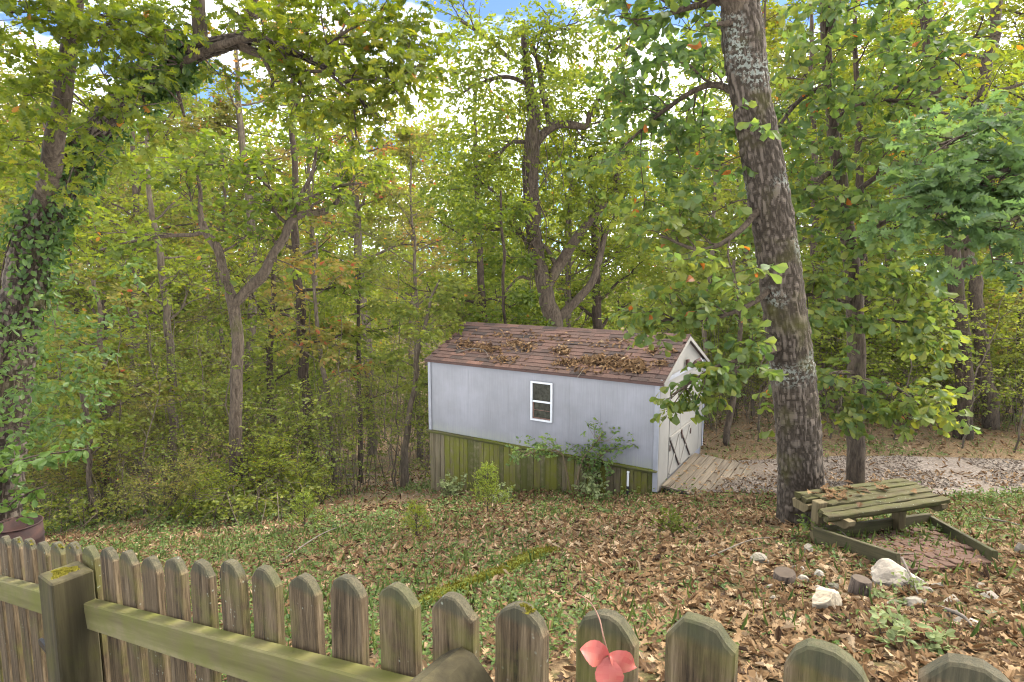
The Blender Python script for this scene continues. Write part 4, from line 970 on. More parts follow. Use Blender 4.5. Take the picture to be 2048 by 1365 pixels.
# 2 slimmer tree behind it with big drooping leaf clusters
pl = Plant(102); D0 = 9.8
P, r = limb(pl, [(1710, 985, D0, 36), (1711, 900, D0, 34), (1712, 700, D0, 33), (1706, 560, D0, 31), (1690, 420, D0, 27), (1668, 260, D0, 22), (1653, 120, D0, 19), (1648, -20, D0, 17), (1640, -220, D0, 13), (1640, -420, D0, 7)], 18, step=.06, wob=.03, root=True)
L2 = [[(1700, 520, 9.8, 13), (1760, 450, 9.4, 9), (1850, 420, 9.0, 5)], [(1655, 170, 9.8, 13), (1600, 200, 9.6, 9), (1545, 270, 9.3, 5)], [(1650, 100, 9.8, 13), (1670, 30, 9.6, 9), (1700, -60, 9.4, 6)], [(1665, 240, 9.8, 12), (1760, 200, 9.4, 8), (1900, 230, 9.0, 5)], [(1708, 610, 9.8, 11), (1630, 590, 9.5, 8), (1580, 600, 9.3, 4)], [(1711, 650, 9.8, 11), (1790, 640, 9.3, 8), (1860, 660, 9, 4)], [(1712, 745, 9.8, 12), (1660, 750, 9.3, 7), (1640, 790, 9.0, 4)], [(1712, 760, 9.8, 12), (1780, 770, 9.2, 8), (1850, 820, 8.8, 4)], [(1680, 330, 9.8, 12), (1590, 400, 9.4, 8), (1540, 470, 9.2, 4)], [(1690, 400, 9.8, 11), (1800, 330, 9.3, 8), (1930, 340, 9, 4)]]
for q in L2: limb(pl, q, 6, subs=4, sublen=.7, t0=.35)
g2 = np.random.default_rng(5)
for (px, py, d, rd, n) in ((1770, 480, 9, .5, 34), (1690, 560, 9.1, .4, 26), (1830, 560, 8.9, .42, 26), (1630, 560, 9.2, .34, 20), (1790, 640, 8.8, .4, 24), (1700, 640, 9.1, .3, 16), (1850, 650, 8.8, .3, 16), (1760, 560, 8.9, .4, 24), (1680, 480, 9.2, .4, 24), (1620, 640, 9.2, .22, 10), (1890, 600, 8.7, .3, 14),
                        (1720, 800, 8.9, .30, 22), (1780, 790, 8.7, .34, 26), (1830, 815, 8.6, .26, 18), (1670, 790, 9, .26, 16), (1650, 830, 9.0, .16, 8), (1860, 830, 8.6, .12, 5), (1705, 850, 8.9, .12, 5), (1740, 400, 9, .5, 30), (1640, 400, 9.3, .5, 28), (1600, 300, 9.3, .5, 28), (1700, 300, 9.2, .5, 28), (1780, 300, 9, .5, 26), (1620, 200, 9.4, .5, 28), (1720, 200, 9.3, .55, 28), (1820, 200, 9, .5, 24), (1580, 480, 9.3, .35, 18), (1590, 100, 9.3, .5, 24), (1680, 100, 9.4, .5, 24), (1780, 100, 9.2, .55, 24), (1870, 120, 9, .5, 20), (1620, 20, 9.4, .5, 22), (1720, 10, 9.4, .55, 24), (1830, 20, 9.2, .55, 24), (1930, 60, 9, .5, 18), (1880, 260, 8.9, .45, 18), (1550, 380, 9.3, .3, 12)):
    pl.cluster(at(px, py, d), rd, max(3, int(n*(.58 if py > 700 else .78))), .6, 4)
finish(pl, 'young_hickory', base_of(P), mb_grey, ml_hick, T_OBOV, 'slim straight tree behind the bench with big drooping leaf clusters', n=6, ln=.2, size=.14, flat=.5, droop=.35, tone=.55, tonevar=.32, patch=.4, sizevar=.42)

# 3 oak standing outside the frame whose limb reaches in from the side
pl = Plant(103); D0 = 5.6
P, r = limb(pl, [(2330, 1150, D0, 100), (2325, 800, D0, 92), (2310, 400, D0, 84), (2300, 100, D0, 72), (2290, -300, D0, 50)], 20, step=.1, wob=.04)
for q in ([(2300, 300, 5.6, 34), (2150, 300, 5.3, 22), (1990, 350, 5.1, 13), (1850, 410, 5.0, 6)], [(2290, 150, 5.6, 30), (2120, 180, 5.5, 18), (1980, 250, 5.4, 9), (1880, 290, 5.3, 5)], [(2300, 420, 5.6, 26), (2140, 420, 5.2, 16), (2020, 440, 5.0, 8), (1930, 500, 4.9, 4)]):
    limb(pl, q, 8, subs=4, sublen=.45, t0=.5)
for (px, py, d, rd, n) in ((1990, 260, 5.3, .22, 20), (2040, 300, 5.2, .25, 26), (1950, 320, 5.2, .24, 24), (1890, 350, 5.1, .24, 24), (1840, 390, 5.05, .22, 20), (1790, 430, 5.05, .18, 14), (1920, 400, 5.05, .24, 24), (1990, 390, 5.05, .25, 26), (2050, 390, 5.0, .25, 26), (1870, 440, 5.0, .18, 14), (1950, 460, 4.95, .2, 18), (2020, 470, 4.95, .22, 20), (2070, 240, 5.3, .25, 20), (1770, 470, 5.1, .12, 8), (1985, 520, 4.95, .14, 10), (2050, 540, 4.95, .16, 12), (1830, 330, 5.2, .14, 9), (1900, 290, 5.3, .16, 10)):
    pl.cluster(at(px, py, d), rd*1.1, int(n*.62), .42, 4)
finish(pl, 'blue_green_oak', base_of(P), mb_grey, ml_blue, T_OAK, 'oak limb of dense blue-green lobed leaves reaching in at the frame edge', n=6, ln=.13, size=.12, flat=.5, droop=.25, tone=.62, tonevar=.3)

# 4 vine-hung tree with twisted forks behind the shed
pl = Plant(104); D0 = 15.5
P, r = limb(pl, [(1112, 740, D0, 40), (1104, 660, D0, 40), (1098, 610, D0, 33), (1083, 545, D0, 29), (1072, 480, D0, 28), (1062, 400, D0, 30), (1062, 320, D0, 32), (1068, 250, D0, 26), (1060, 170, D0, 20), (1050, 95, D0, 12), (1045, 40, D0, 6)], 14, step=.1, wob=.10, root=True)
LB = [[(1090, 580, D0, 22), (1120, 530, D0, 22), (1150, 480, D0-.2, 19), (1190, 430, D0-.3, 15), (1228, 385, D0-.3, 13), (1232, 350, D0-.4, 11), (1250, 310, D0-.4, 7)],
      [(1112, 640, D0, 20), (1150, 605, D0, 17), (1185, 560, D0, 15), (1203, 500, D0, 13), (1212, 465, D0, 10), (1240, 420, D0, 6)],
      [(1066, 300, D0, 18), (1090, 265, D0, 17), (1120, 248, D0, 16), (1172, 253, D0, 13), (1178, 230, D0, 10), (1210, 180, D0, 8), (1250, 155, D0, 5)],
      [(1100, 260, D0, 9), (1088, 200, D0-.2, 12), (1080, 140, D0-.2, 10), (1066, 90, D0-.2, 6)],
      [(1062, 170, D0, 10), (1010, 155, D0, 8), (960, 165, D0, 7), (915, 195, D0, 4)], [(1020, 120, D0, 8), (985, 85, D0, 8), (950, 60, D0, 7), (920, 40, D0, 4)], [(1070, 285, D0, 9), (1020, 290, D0, 7), (985, 330, D0, 4)],
      [(1070, 500, D0, 10), (1040, 470, D0, 8), (1005, 460, D0, 7), (970, 455, D0, 5)], [(1074, 540, D0, 9), (1050, 480, D0, 8), (1000, 400, D0, 6), (955, 360, D0, 4)],
      [(1110, 530, D0, 10), (1095, 500, D0, 8), (1075, 480, D0, 7)], [(1060, 560, D0, 6), (1040, 555, D0, 6), (1012, 580, D0, 4)], [(1048, 90, D0, 8), (1100, 60, D0, 6), (1160, 60, D0, 4)]]
for k, q in enumerate(LB): limb(pl, q, 8, step=.12, subs=5 if k not in (9, 10) else 1, sublen=1.1, gen=1, t0=.35, gap=.2, wob=.05)
for (px, py, rd, n) in ((960, 100, .9, 40), (1030, 70, .8, 34), (1110, 80, .9, 38), (1190, 100, .9, 36), (1250, 90, .8, 28), (950, 190, .9, 38), (1010, 230, .8, 32), (1110, 180, .9, 36), (1200, 200, .9, 36), (1250, 260, .8, 30), (920, 290, .9, 34), (1000, 340, .9, 36), (1160, 330, .9, 36), (1220, 330, .8, 30), (960, 420, .9, 36), (1120, 420, .8, 28), (1010, 480, .7, 24), (1180, 400, .7, 24), (900, 380, .8, 28), (1270, 180, .7, 20)):
    pl.cluster(at(px, py, D0+pl.g.uniform(-1.2, 1.0)), rd, int(n*3), .7, 4)
# tangled dead vines round the upper trunk
for k in range(46):
    a, b_ = pl.g.uniform(0, 1, 2); p0 = at(1062+pl.g.normal(0, 10), 120+330*a, D0-.15+pl.g.normal(0, .25)); p1 = p0+np.array((pl.g.normal(0, .35), pl.g.normal(0, .25), -pl.g.uniform(.8, 2.4)))
    Q = spline(np.array([p0, (p0+p1)/2+pl.g.normal(0, .18, 3), p1]), n=9); pl.tube(Q, np.full(9, pl.g.uniform(.005, .012)), 4, keep=False)
finish(pl, 'vine_hung_tree', base_of(P), mb_grey, ml_yel, T_HEX, 'twisted forked tree hung with dead vines rising behind the shed roof', n=7, ln=.32, size=.105, flat=.35, droop=.35, tone=.45, tonevar=.25, patch=.3)

# 5 great leaning oak on the other side
pl = Plant(105); D0 = 8.0
P, r = poly3([(-20, 1130, D0, 120), (0, 900, D0, 108), (22, 720, D0, 98), (45, 600, D0, 88), (62, 500, D0, 80), (95, 420, D0, 74), (150, 330, D0, 68), (210, 240, D0-.1, 62), (290, 170, D0-.2, 52), (370, 115, D0-.3, 46), (430, 92, D0-.4, 40), (500, 80, D0-.5, 30), (560, 95, D0-.6, 20), (640, 130, D0-.7, 14), (700, 170, D0-.8, 9), (740, 230, D0-.9, 5)], .02); r = r*.82
ob = np.array((P[0][0], P[0][1], float(ground(P[0][0], P[0][1]))))
mb_oak2 = mat_bark('dark_ridged_bark', (.028, .02, .013), (.125, .098, .072), (.06, .06, .014), .35, 0, 1, .5, True)
V, Q, hb_ = bark_trunk(P, r, 90, .024, .25); oak2 = empty('leaning_oak', ob); tag(oak2, 'great leaning oak with arching trunk wrapped in ivy, bending over the woods edge', 'tree')
new_obj('trunk', mesh_arrays('trunk', V-ob, Q, np.full(len(Q), 4), hb_, smooth_=True), oak2, mb_oak2); pl.limbs.append((P[::6], r[::6]))
LB = [[(398, 105, D0-.3, 30), (400, 40, D0-.3, 26), (396, -40, D0-.3, 24), (380, -200, D0-.3, 16), (360, -420, D0, 8)], [(498, 84, D0-.5, 22), (492, 50, D0-.5, 18), (506, 0, D0-.5, 16), (520, -90, D0-.4, 12), (560, -300, D0, 6)],
      [(360, 128, D0-.45, 14), (430, 98, D0-.6, 15), (480, 78, D0-.7, 12), (530, 66, D0-.8, 6)], [(480, 92, D0-.5, 14), (540, 115, D0-.6, 11), (600, 140, D0-.7, 8), (660, 140, D0-.8, 4)],
      [(530, 118, D0-.6, 9), (545, 160, D0-.6, 7), (540, 185, D0-.6, 4)], [(578, 140, D0-.7, 9), (600, 175, D0-.7, 7), (590, 215, D0-.7, 4)], [(345, 150, D0-.2, 9), (356, 190, D0-.25, 7), (366, 232, D0-.3, 5)], [(640, 132, D0-.7, 7), (700, 190, D0-.8, 5), (712, 280, D0-.8, 3)],
      [(190, 262, D0-.1, 16), (225, 245, D0-.2, 12), (262, 240, D0-.3, 8)], [(620, 120, D0-.7, 8), (700, 60, D0-.9, 6), (790, 30, D0-1, 4)], [(690, 160, D0-.8, 6), (760, 160, D0-1, 5), (820, 170, D0-1.1, 3)]]
for k, q in enumerate(LB): limb(pl, q, 9, step=.08, subs=(7, 7, 2, 3, 1, 2, 0, 3, 0, 5, 4)[k], sublen=(1.2, 1.1, .6, .7, .4, .5, .4, .5, .3, .7, .6)[k], gen=1, t0=.35, gap=.14, wob=.03)
for (px, py, d, rd, n) in ((560, 40, 7.4, .45, 26), (620, 60, 7.3, .45, 26), (680, 90, 7.2, .45, 26), (730, 130, 7.1, .42, 24), (790, 120, 7.1, .4, 20), (840, 130, 7.1, .3, 14), (700, 30, 7.2, .4, 20), (560, 150, 7.3, .3, 14), (620, 190, 7.2, .38, 20), (680, 210, 7.1, .35, 18), (740, 210, 7.1, .35, 18), (800, 190, 7.1, .28, 12), (580, 230, 7.3, .25, 10), (460, 20, 7.5, .4, 20), (330, 40, 7.6, .5, 26), (260, 90, 7.6, .5, 26), (440, 150, 7.4, .25, 9), (770, 250, 7.1, .2, 8), (640, 0, 7.3, .4, 16), (820, 70, 7.1, .3, 12),
                        (60, 40, 6.8, .5, 34), (30, 110, 6.9, .5, 34), (200, 30, 6.9, .5, 34), (250, 60, 6.9, .45, 30), (60, 190, 6.8, .5, 34), (210, 150, 6.7, .35, 12), (270, 215, 6.7, .3, 9), (20, 280, 6.9, .4, 20), (330, 60, 6.9, .35, 14), (40, 330, 6.8, .3, 12), (300, 280, 6.6, .25, 8), (170, 250, 6.8, .3, 14), (230, 200, 6.8, .32, 16), (290, 140, 6.9, .3, 13), (200, 310, 6.8, .3, 12), (130, 380, 6.9, .22, 8)):
    pl.cluster(at(px, py, d), rd, n, .6, 4)
limb(pl, [(58, 530, 8.05, 30), (80, 430, 7.95, 38), (98, 360, 7.7, 38), (105, 320, 7.5, 36), (108, 280, 7.4, 34), (122, 210, 7.4, 32), (133, 130, 7.4, 30), (147, 50, 7.4, 27), (155, -60, 7.4, 24), (165, -300, 7.4, 15), (170, -500, 7.4, 6)], 20, step=.05, wob=.02)
for q in ([(140, 90, 7.4, 9), (190, 60, 7.1, 6), (240, 40, 6.9, 4)], [(134, 15, 7.4, 10), (90, 20, 7.1, 8), (20, 25, 6.9, 5)], [(160, -120, 7.4, 14), (230, -250, 7.4, 8), (330, -330, 7.4, 4)], [(160, -160, 7.4, 14), (60, -280, 7.4, 8), (-60, -340, 7.4, 4)]): limb(pl, q, 6, subs=4, sublen=.7, t0=.3, gap=.16)
new_obj('limb', pl.wood_mesh('limb', ob), oak2, mb_grey)
new_obj('crown', pl.leaves('crown', T_OAK, ob, n=6, ln=.18, size=.115, flat=.5, droop=.3, tone=.5, tonevar=.25, patch=.3), oak2, ml_oak)
# ivy on the leaning oak
r_ = np.random.default_rng(31); n = 5200; t = r_.random(n)**.8*.62; i = (t*(len(V)//90-1)).astype(int); j = r_.integers(0, 90, n); q = V[i*90+j]; c = P_ = None
Pt, rt = poly3([(-20, 1130, 8, 120), (0, 900, 8, 108), (22, 720, 8, 98), (45, 600, 8, 88), (62, 500, 8, 80), (95, 420, 8, 74), (150, 330, 8, 68), (210, 240, 7.9, 62), (290, 170, 7.8, 52), (370, 115, 7.7, 46), (430, 92, 7.6, 40), (500, 80, 7.5, 30), (560, 95, 7.4, 20), (640, 130, 7.3, 14), (700, 170, 7.2, 9), (740, 230, 7.1, 5)], .02); rt = rt*.82
ctr = Pt[np.minimum(i, len(Pt)-1)]; out = norm(q-ctr); dens = vnoise(q*1.3+3) > .50+.10*(t-.2); q, out, t2 = q[dens], out[dens], t[dens]
q = q+out*r_.uniform(.0, .16, (len(q), 1))+r_.normal(0, .04, q.shape)
pv = Plant(131)
for (px, py, d, rd, n) in ((20, 690, 7.1, .34, 24), (110, 650, 7.1, .36, 22), (180, 690, 7.2, .32, 18), (30, 780, 7.0, .40, 30), (120, 760, 7.0, .38, 26), (190, 790, 7.1, .3, 16), (40, 860, 6.9, .38, 28), (130, 850, 6.9, .36, 22), (230, 640, 7.3, .26, 10), (150, 560, 7.4, .24, 9), (250, 530, 7.4, .2, 6), (10, 940, 6.8, .3, 16)): pv.cluster(at(px, py, d), rd, n, .8, 5, link=False)
iv = empty('ivy_vine', ob); tag(iv, 'glossy green ivy climbing the leaning oak trunk', 'vine')
new_obj('foliage', leaf_mesh('foliage', T_OVAL, q-ob, norm(r_.normal(0, .5, q.shape)+np.array((0, 0, -.5))+out*.3), norm(out+r_.normal(0, .5, q.shape)), r_.uniform(.06, .12, len(q)), np.clip(r_.normal(.45, .25, len(q)), 0, 1)), iv, ml_vine)
sv = MB(); 
for k in range(7):
    a0 = r_.uniform(0, 6.28); m_ = 40; ii = np.linspace(5, len(Pt)*.42, m_).astype(int); T, N, B = frames(Pt[::4]); jj = np.minimum(ii//4, len(N)-1); aa = a0+np.cumsum(r_.normal(0, .12, m_)); sv.tube(Pt[ii]+(N[jj]*np.cos(aa)[:, None]+B[jj]*np.sin(aa)[:, None])*(rt[ii]*1.06)[:, None]-ob, np.linspace(.016, .006, m_), 5)
new_obj('hanging_foliage', pv.leaves('hanging_foliage', T_OVAL, ob, n=6, ln=.2, size=.075, flat=.45, droop=.35, tone=.5), iv, ml_vine); tag(new_obj('hanging_stems', pv.wood_mesh('hanging_stems', ob), iv, mb_grey), kind='stuff')
for nm, k in (('stem', 0),): tag(sv.build(nm, mb_dark, iv, True), kind='stuff')

# 6 Y-forked small tree
pl = Plant(107); D0 = 11.5
P, r = limb(pl, [(470, 900, D0, 26), (471, 800, D0, 24), (474, 700, D0, 23), (466, 610, D0, 22), (455, 570, D0, 19), (440, 510, D0, 17), (432, 490, D0, 18), (410, 460, D0, 16), (402, 430, D0, 10), (400, 385, D0, 7), (392, 335, D0, 5)], 12, step=.08, wob=.05, root=True)
LB = [[(466, 612, D0, 20), (500, 575, D0, 21), (525, 552, D0, 22), (545, 510, D0, 17), (570, 470, D0, 17), (585, 440, D0, 16), (620, 428, D0, 13), (650, 425, D0, 13), (675, 405, D0, 9), (680, 380, D0, 6), (670, 362, D0, 4)], [(580, 445, D0, 12), (600, 400, D0, 9), (625, 350, D0, 8), (635, 310, D0, 6), (640, 260, D0, 4)], [(583, 438, D0, 8), (560, 400, D0, 6), (520, 360, D0, 5), (480, 330, D0, 5), (400, 330, D0, 3)], [(605, 405, D0, 8), (660, 380, D0, 7), (720, 370, D0, 4)], [(575, 445, D0, 8), (555, 430, D0, 7), (537, 400, D0, 4)], [(410, 462, D0, 9), (380, 470, D0, 8), (290, 480, D0, 6), (200, 500, D0, 4)], [(405, 440, D0, 6), (380, 400, D0, 4), (370, 340, D0, 3)], [(440, 505, D0, 5), (480, 480, D0, 4), (500, 465, D0, 3)]]
for k, q in enumerate(LB): limb(pl, q, 7, step=.1, subs=5 if k else 4, sublen=.7, gen=1, t0=.4, gap=.2, wob=.06, droop=.2)
for (px, py, rd, n) in ((430, 330, .35, 14), (360, 350, .35, 12), (520, 330, .4, 12), (640, 300, .4, 16), (400, 400, .3, 10), (700, 340, .4, 14), (480, 400, .3, 8), (580, 400, .25, 6), (440, 560, .25, 6), (600, 540, .25, 6)): pl.cluster(at(px, py, D0+pl.g.uniform(-.6, .6)), rd, n, .4, 4)
for k in range(40):
    c_ = at(*[(520, 560), (470, 620), (560, 480), (430, 500), (500, 600)][k % 5], D0)+pl.g.normal(0, .25, 3); e_ = c_+pl.g.normal(0, .5, 3)+np.array((0, 0, -.4)); Q = spline(np.array([c_, (c_+e_)/2+pl.g.normal(0, .15, 3), e_]), n=8); pl.tube(Q, np.full(8, pl.g.uniform(.003, .007)), 3, keep=False)
finish(pl, 'forked_sapling_tree', base_of(P), mb_grey, ml_yel, T_OVAL, 'bare-limbed Y-forked tree with broken crooked limbs at the woods edge', n=4, ln=.25, size=.14, flat=.65, droop=.2, tone=.3, tonevar=.25)

# further trunks one can pick out: (trunk polyline, bark, leaf material, template, label)
def slim(seed, pts, bark, leafm, label, name, nl=6, sub=1.6, tone=.5, top=None, tpl=T_HEX, size=.12, gen=2, t0=.45, nleaf=6, group=None, gap=.24):
    pl = Plant(seed); P, r = limb(pl, pts, 10, step=.15, wob=.07, root=True); g = pl.g
    T = norm(np.gradient(P, axis=0)); n = len(P)
    for k in range(nl):
        t = t0+(1-t0)*(k+g.random())/nl; i = min(int(t*(n-1)), n-1); a = k*2.4+g.random(); ln = sub*g.uniform(.7, 1.25)*(1.2-.6*t)
        pl.branch(P[i], np.array((math.cos(a), math.sin(a), g.uniform(.1, .6))), ln, max(.008, r[i]*.45), gen, .25, 4, gap, 1.0)
    return finish(pl, name, base_of(P), bark, leafm, tpl, label, n=nleaf, ln=.3, size=size, flat=.45, droop=.3, tone=tone, group=group)
slim(201, [(1930, 885, 12.8, 36), (1926, 800, 12.8, 32), (1918, 650, 12.8, 28), (1905, 500, 12.8, 26), (1890, 380, 12.8, 24), (1870, 200, 12.8, 22), (1850, 0, 12.8, 18), (1840, -250, 12.8, 8)], mb_dark, ml_oak, 'dark-barked tree with a scarred base beyond the gravel drive', 'dark_oak', 12, 2.2, .6, t0=.42)
slim(202, [(1982, 866, 13.6, 30), (1975, 780, 13.6, 28), (1965, 700, 13.6, 25), (1948, 570, 13.6, 23), (1935, 480, 13.6, 22), (1950, 300, 13.6, 20), (1990, 60, 13.6, 18), (2010, -100, 13.6, 14), (2030, -300, 13.6, 7)], mb_grey, ml_yel, 'bent grey tree standing just beyond the dark scarred tree', 'bent_tree', 12, 2.2, .5, t0=.45)
slim(203, [(1742, 890, 14.5, 20), (1738, 760, 14.5, 19), (1732, 640, 14.5, 18), (1725, 480, 14.5, 15), (1715, 250, 14.5, 12), (1710, 0, 14.5, 6)], mb_dark, ml_oak, 'dark trunk seen just behind the slim straight tree', 'background_oak', 9, 2.0, .55)
slim(204, [(1645, 880, 15.5, 19), (1640, 760, 15.5, 18), (1634, 600, 15.5, 16), (1630, 450, 15.5, 14), (1625, 200, 15.5, 10), (1620, -50, 15.5, 5)], mb_grey, ml_yel, 'reddish trunk peeking out right beside the big leaning oak', 'background_oak', 9, 2.0, .5)
slim(205, [(1814, 885, 16, 15), (1806, 760, 16, 13), (1798, 640, 16, 11), (1790, 480, 16, 9), (1785, 200, 16, 5)], mb_pale, ml_shrub, 'thin pale stem crossing another one between the drive-side trunks', 'thin_tree', 8, 1.8, .6)
slim(206, [(1452, 905, 12.4, 15), (1455, 850, 12.4, 13), (1464, 790, 12.4, 12), (1475, 730, 12.4, 11), (1478, 640, 12.4, 9), (1470, 520, 12.4, 6)], mb_grey, ml_hick, 'small curved tree just past the shed doors', 'curved_tree', 6, 1.1, .5, tpl=T_OVAL)
slim(207, [(1408, 760, 14.5, 10), (1412, 640, 14.5, 10), (1424, 520, 14.5, 9), (1430, 350, 14.5, 6)], mb_pale, ml_shrub, 'thin upright stem behind the shed gable', 'thin_tree', 6, 1.3, .6)
slim(208, [(1208, 760, 17, 22), (1200, 680, 17, 20), (1192, 590, 17, 17), (1190, 500, 17, 14), (1180, 300, 17, 8)], mb_dark, ml_oak, 'flaking dark trunk behind the shed roof near its gable end', 'background_oak', 8, 2.0, .5)
slim(209, [(625, 972, 14.6, 30), (620, 900, 14.6, 25), (613, 800, 14.6, 22), (606, 700, 14.6, 20), (598, 580, 14.6, 18), (590, 450, 14.6, 15), (585, 250, 14.6, 10), (580, 60, 14.6, 5)], mb_dark, ml_oak, 'dark straight trunk with a forked root base left of the shed', 'dark_oak', 10, 2.0, .5)
slim(210, [(668, 968, 13.6, 13), (664, 900, 13.6, 12), (655, 800, 13.6, 11), (640, 700, 13.6, 9), (630, 600, 13.6, 7), (632, 480, 13.6, 4)], mb_pale, ml_turn, 'pale thin stem standing right of the dark straight trunk', 'thin_tree', 7, 1.1, .5)
slim(211, [(806, 960, 13.4, 18), (812, 900, 13.4, 14), (824, 800, 13.4, 11), (835, 700, 13.4, 9), (850, 640, 13.4, 7), (880, 560, 13.4, 4)], mb_pale, ml_shrub, 'pale leaning small tree beside the far end of the shed', 'leaning_tree', 6, 1.0, .5)
slim(212, [(352, 960, 14, 18), (346, 850, 14, 16), (340, 700, 14, 15), (330, 600, 14, 13), (318, 500, 14, 12), (300, 400, 14, 9), (290, 250, 14, 6)], mb_pale, ml_yel, 'slender pale trunk between the leaning oak and the forked tree', 'thin_tree', 9, 1.8, .5)
slim(213, [(218, 1005, 12.5, 15), (215, 900, 12.5, 14), (212, 800, 12.5, 12), (205, 700, 12.5, 10), (190, 560, 12.5, 6)], mb_grey, ml_turn, 'grey stem in the clump near the rusty barrel, thickest of the three', 'clump_stem', 7, 1.2, .5)
slim(214, [(190, 1045, 11.5, 11), (180, 930, 11.5, 10), (172, 820, 11.5, 9), (150, 700, 11.5, 6)], mb_grey, ml_shrub, 'thin forward stem in the clump near the rusty barrel', 'clump_stem', 6, 1.0, .5)
slim(215, [(222, 1000, 13.5, 13), (208, 850, 13.5, 12), (206, 720, 13.5, 10), (212, 600, 13.5, 8)], mb_dark, ml_yel, 'darkest rear stem in the clump near the rusty barrel', 'clump_stem', 6, 1.3, .5)
slim(216, [(542, 850, 15.5, 15), (541, 760, 15.5, 14), (545, 640, 15.5, 12), (548, 480, 15.5, 8)], mb_dark, ml_yel, 'dark trunk seen between the forked tree and the dark straight trunk', 'background_oak', 8, 1.8, .5)
slim(217, [(966, 720, 18, 17), (965, 640, 18, 16), (962, 560, 18, 14), (955, 400, 18, 10), (950, 200, 18, 5)], mb_dark, ml_oak, 'dark trunk behind the far part of the shed ridge', 'background_oak', 9, 2.0, .45)
slim(218, [(1012, 720, 13.6, 7), (1010, 620, 13.6, 6), (1006, 500, 13.6, 6), (1003, 380, 13.6, 4)], mb_dark, ml_oak, 'very thin straight dark stem behind the shed ridge', 'thin_tree', 6, .9, .4)
slim(219, [(2030, 900, 15, 8), (2032, 780, 15, 7), (2038, 650, 15, 6), (2045, 500, 15, 4)], mb_dark, ml_turn, 'thin dark sapling at the very edge past the bent grey tree', 'thin_tree', 7, 1.2, .6)
slim(220, [(1505, 900, 15, 9), (1505, 760, 15, 8), (1500, 620, 15, 7), (1495, 480, 15, 4)], mb_pale, ml_shrub, 'thin pale stem just left of the big leaning oak trunk', 'thin_tree', 8, 1.4, .6)
slim(221, [(720, 960, 15.2, 10), (722, 850, 15.2, 10), (716, 700, 15.2, 8), (722, 540, 15.2, 5)], mb_dark, ml_shrub, 'thin dark stem halfway between the dark straight trunk and the shed', 'thin_tree', 8, 1.3, .5)
slim(222, [(700, 380, 18, 18), (690, 250, 18, 16), (670, 120, 18, 10), (660, 0, 18, 5)][::1] if False else [(745, 900, 19, 20), (735, 700, 19, 18), (715, 480, 19, 16), (700, 250, 19, 12), (680, 60, 19, 6)], mb_pale, ml_turn, 'tall pale tree with rusty turning leaves in the woods', 'turning_tree', 12, 2.4, .6)
slim(223, [(490, 860, 18, 20), (500, 700, 18, 18), (505, 480, 18, 16), (480, 250, 18, 12), (470, 60, 18, 6)], mb_pale, ml_turn, 'pale tree with orange-tinged leaves behind the forked tree', 'turning_tree', 12, 2.4, .65)
# ------------------------------------------------------------------ the woods behind: a few tree kinds, copied one by one
def gen_tree(seed, H, r0, cb, spread, nl, gap, leafm, bark, tpl, size, nleaf, tone, gen=2, name='forest_tree'):
    pl = Plant(seed); g = pl.g; n = 26; t = np.linspace(0, 1, n); P = np.c_[np.cumsum(g.normal(0, .05, n))*H*.05, np.cumsum(g.normal(0, .05, n))*H*.05, t*H]; P[:, :2] *= t[:, None]**.5; P[0, 2] = -.3
    r = r0*(1-t*.88)*(1+.35*np.exp(-t*H/.35)); pl.tube(P, r, 10)
    for k in range(nl):
        tt = cb+(1-cb)*(k+g.random())/nl; i = min(int(tt*(n-1)), n-1); a = k*2.4+g.normal(0, .4); prof = math.sin(math.pi*min(1, .25+.75*(tt-cb)/(1-cb)))**.6
        pl.branch(P[i], np.array((math.cos(a), math.sin(a), g.uniform(.15, .9))), spread*prof*g.uniform(.75, 1.2), max(.012, r[i]*.45), gen, .25, 5, gap, 1.0, 8)
    e = empty(name, (0, 0, 0)); new_obj('trunk', pl.wood_mesh('trunk', np.zeros(3)), e, bark); new_obj('crown', pl.leaves('crown', tpl, np.zeros(3), n=nleaf, ln=.4, size=size, flat=.4, droop=.3, tone=tone, patch=.3), e, leafm)
    return e
kinds = [gen_tree(301, 14, .17, .28, 3.2, 20, .24, ml_yel, mb_grey, T_DIA, .125, 9, .55, name='woodland_oak'), gen_tree(302, 13, .14, .25, 2.8, 18, .24, ml_yel, mb_pale, T_DIA, .125, 9, .55, name='woodland_elm'), gen_tree(303, 15, .19, .35, 3.4, 20, .26, ml_oak, mb_dark, T_DIA, .125, 9, .7, name='woodland_oak'), gen_tree(304, 12, .12, .2, 2.6, 18, .24, ml_turn, mb_pale, T_DIA, .125, 9, .35, name='woodland_maple'),
         gen_tree(305, 8, .07, .12, 2.0, 18, .22, ml_yel, mb_grey, T_DIA, .125, 9, .5, name='woodland_sapling')]
lab = ['green-leaved oak in the woods behind the clearing', 'yellow-green tree in the woods behind the clearing', 'dark-trunked tree deeper in the woods', 'tree with rust-tinted leaves in the woods', 'young leafy understory tree in the woods']
grp = ['green oaks of the woods', 'yellow-green trees of the woods', 'dark-trunked trees of the woods', 'rust-tinted trees of the woods', 'understory trees of the woods']
rr = random.Random(77); used = [False]*5; placed = []
def put(kd, x, y, sc=1.0):
    o = kinds[kd] if not used[kd] else copy_tree(kinds[kd]); used[kd] = True
    o.location = (x, y, float(ground(x, y))-.05); o.rotation_euler = (rr.uniform(-.04, .04), rr.uniform(-.04, .04), rr.uniform(0, 6.28)); s = sc*rr.uniform(.88, 1.12); o.scale = (s, s, s); tag(o, lab[kd], 'tree', grp[kd])
def ok(x, y, dmin):
    for (a, b_) in placed:
        if (a-x)**2+(b_-y)**2 < dmin*dmin: return False
    return True
def in_shed(x, y, m):
    v = np.array((x-SX, y-SY)); a, b_ = v@D1, v@D2; return -1.5-m < a < L+m and -m < b_ < W+m
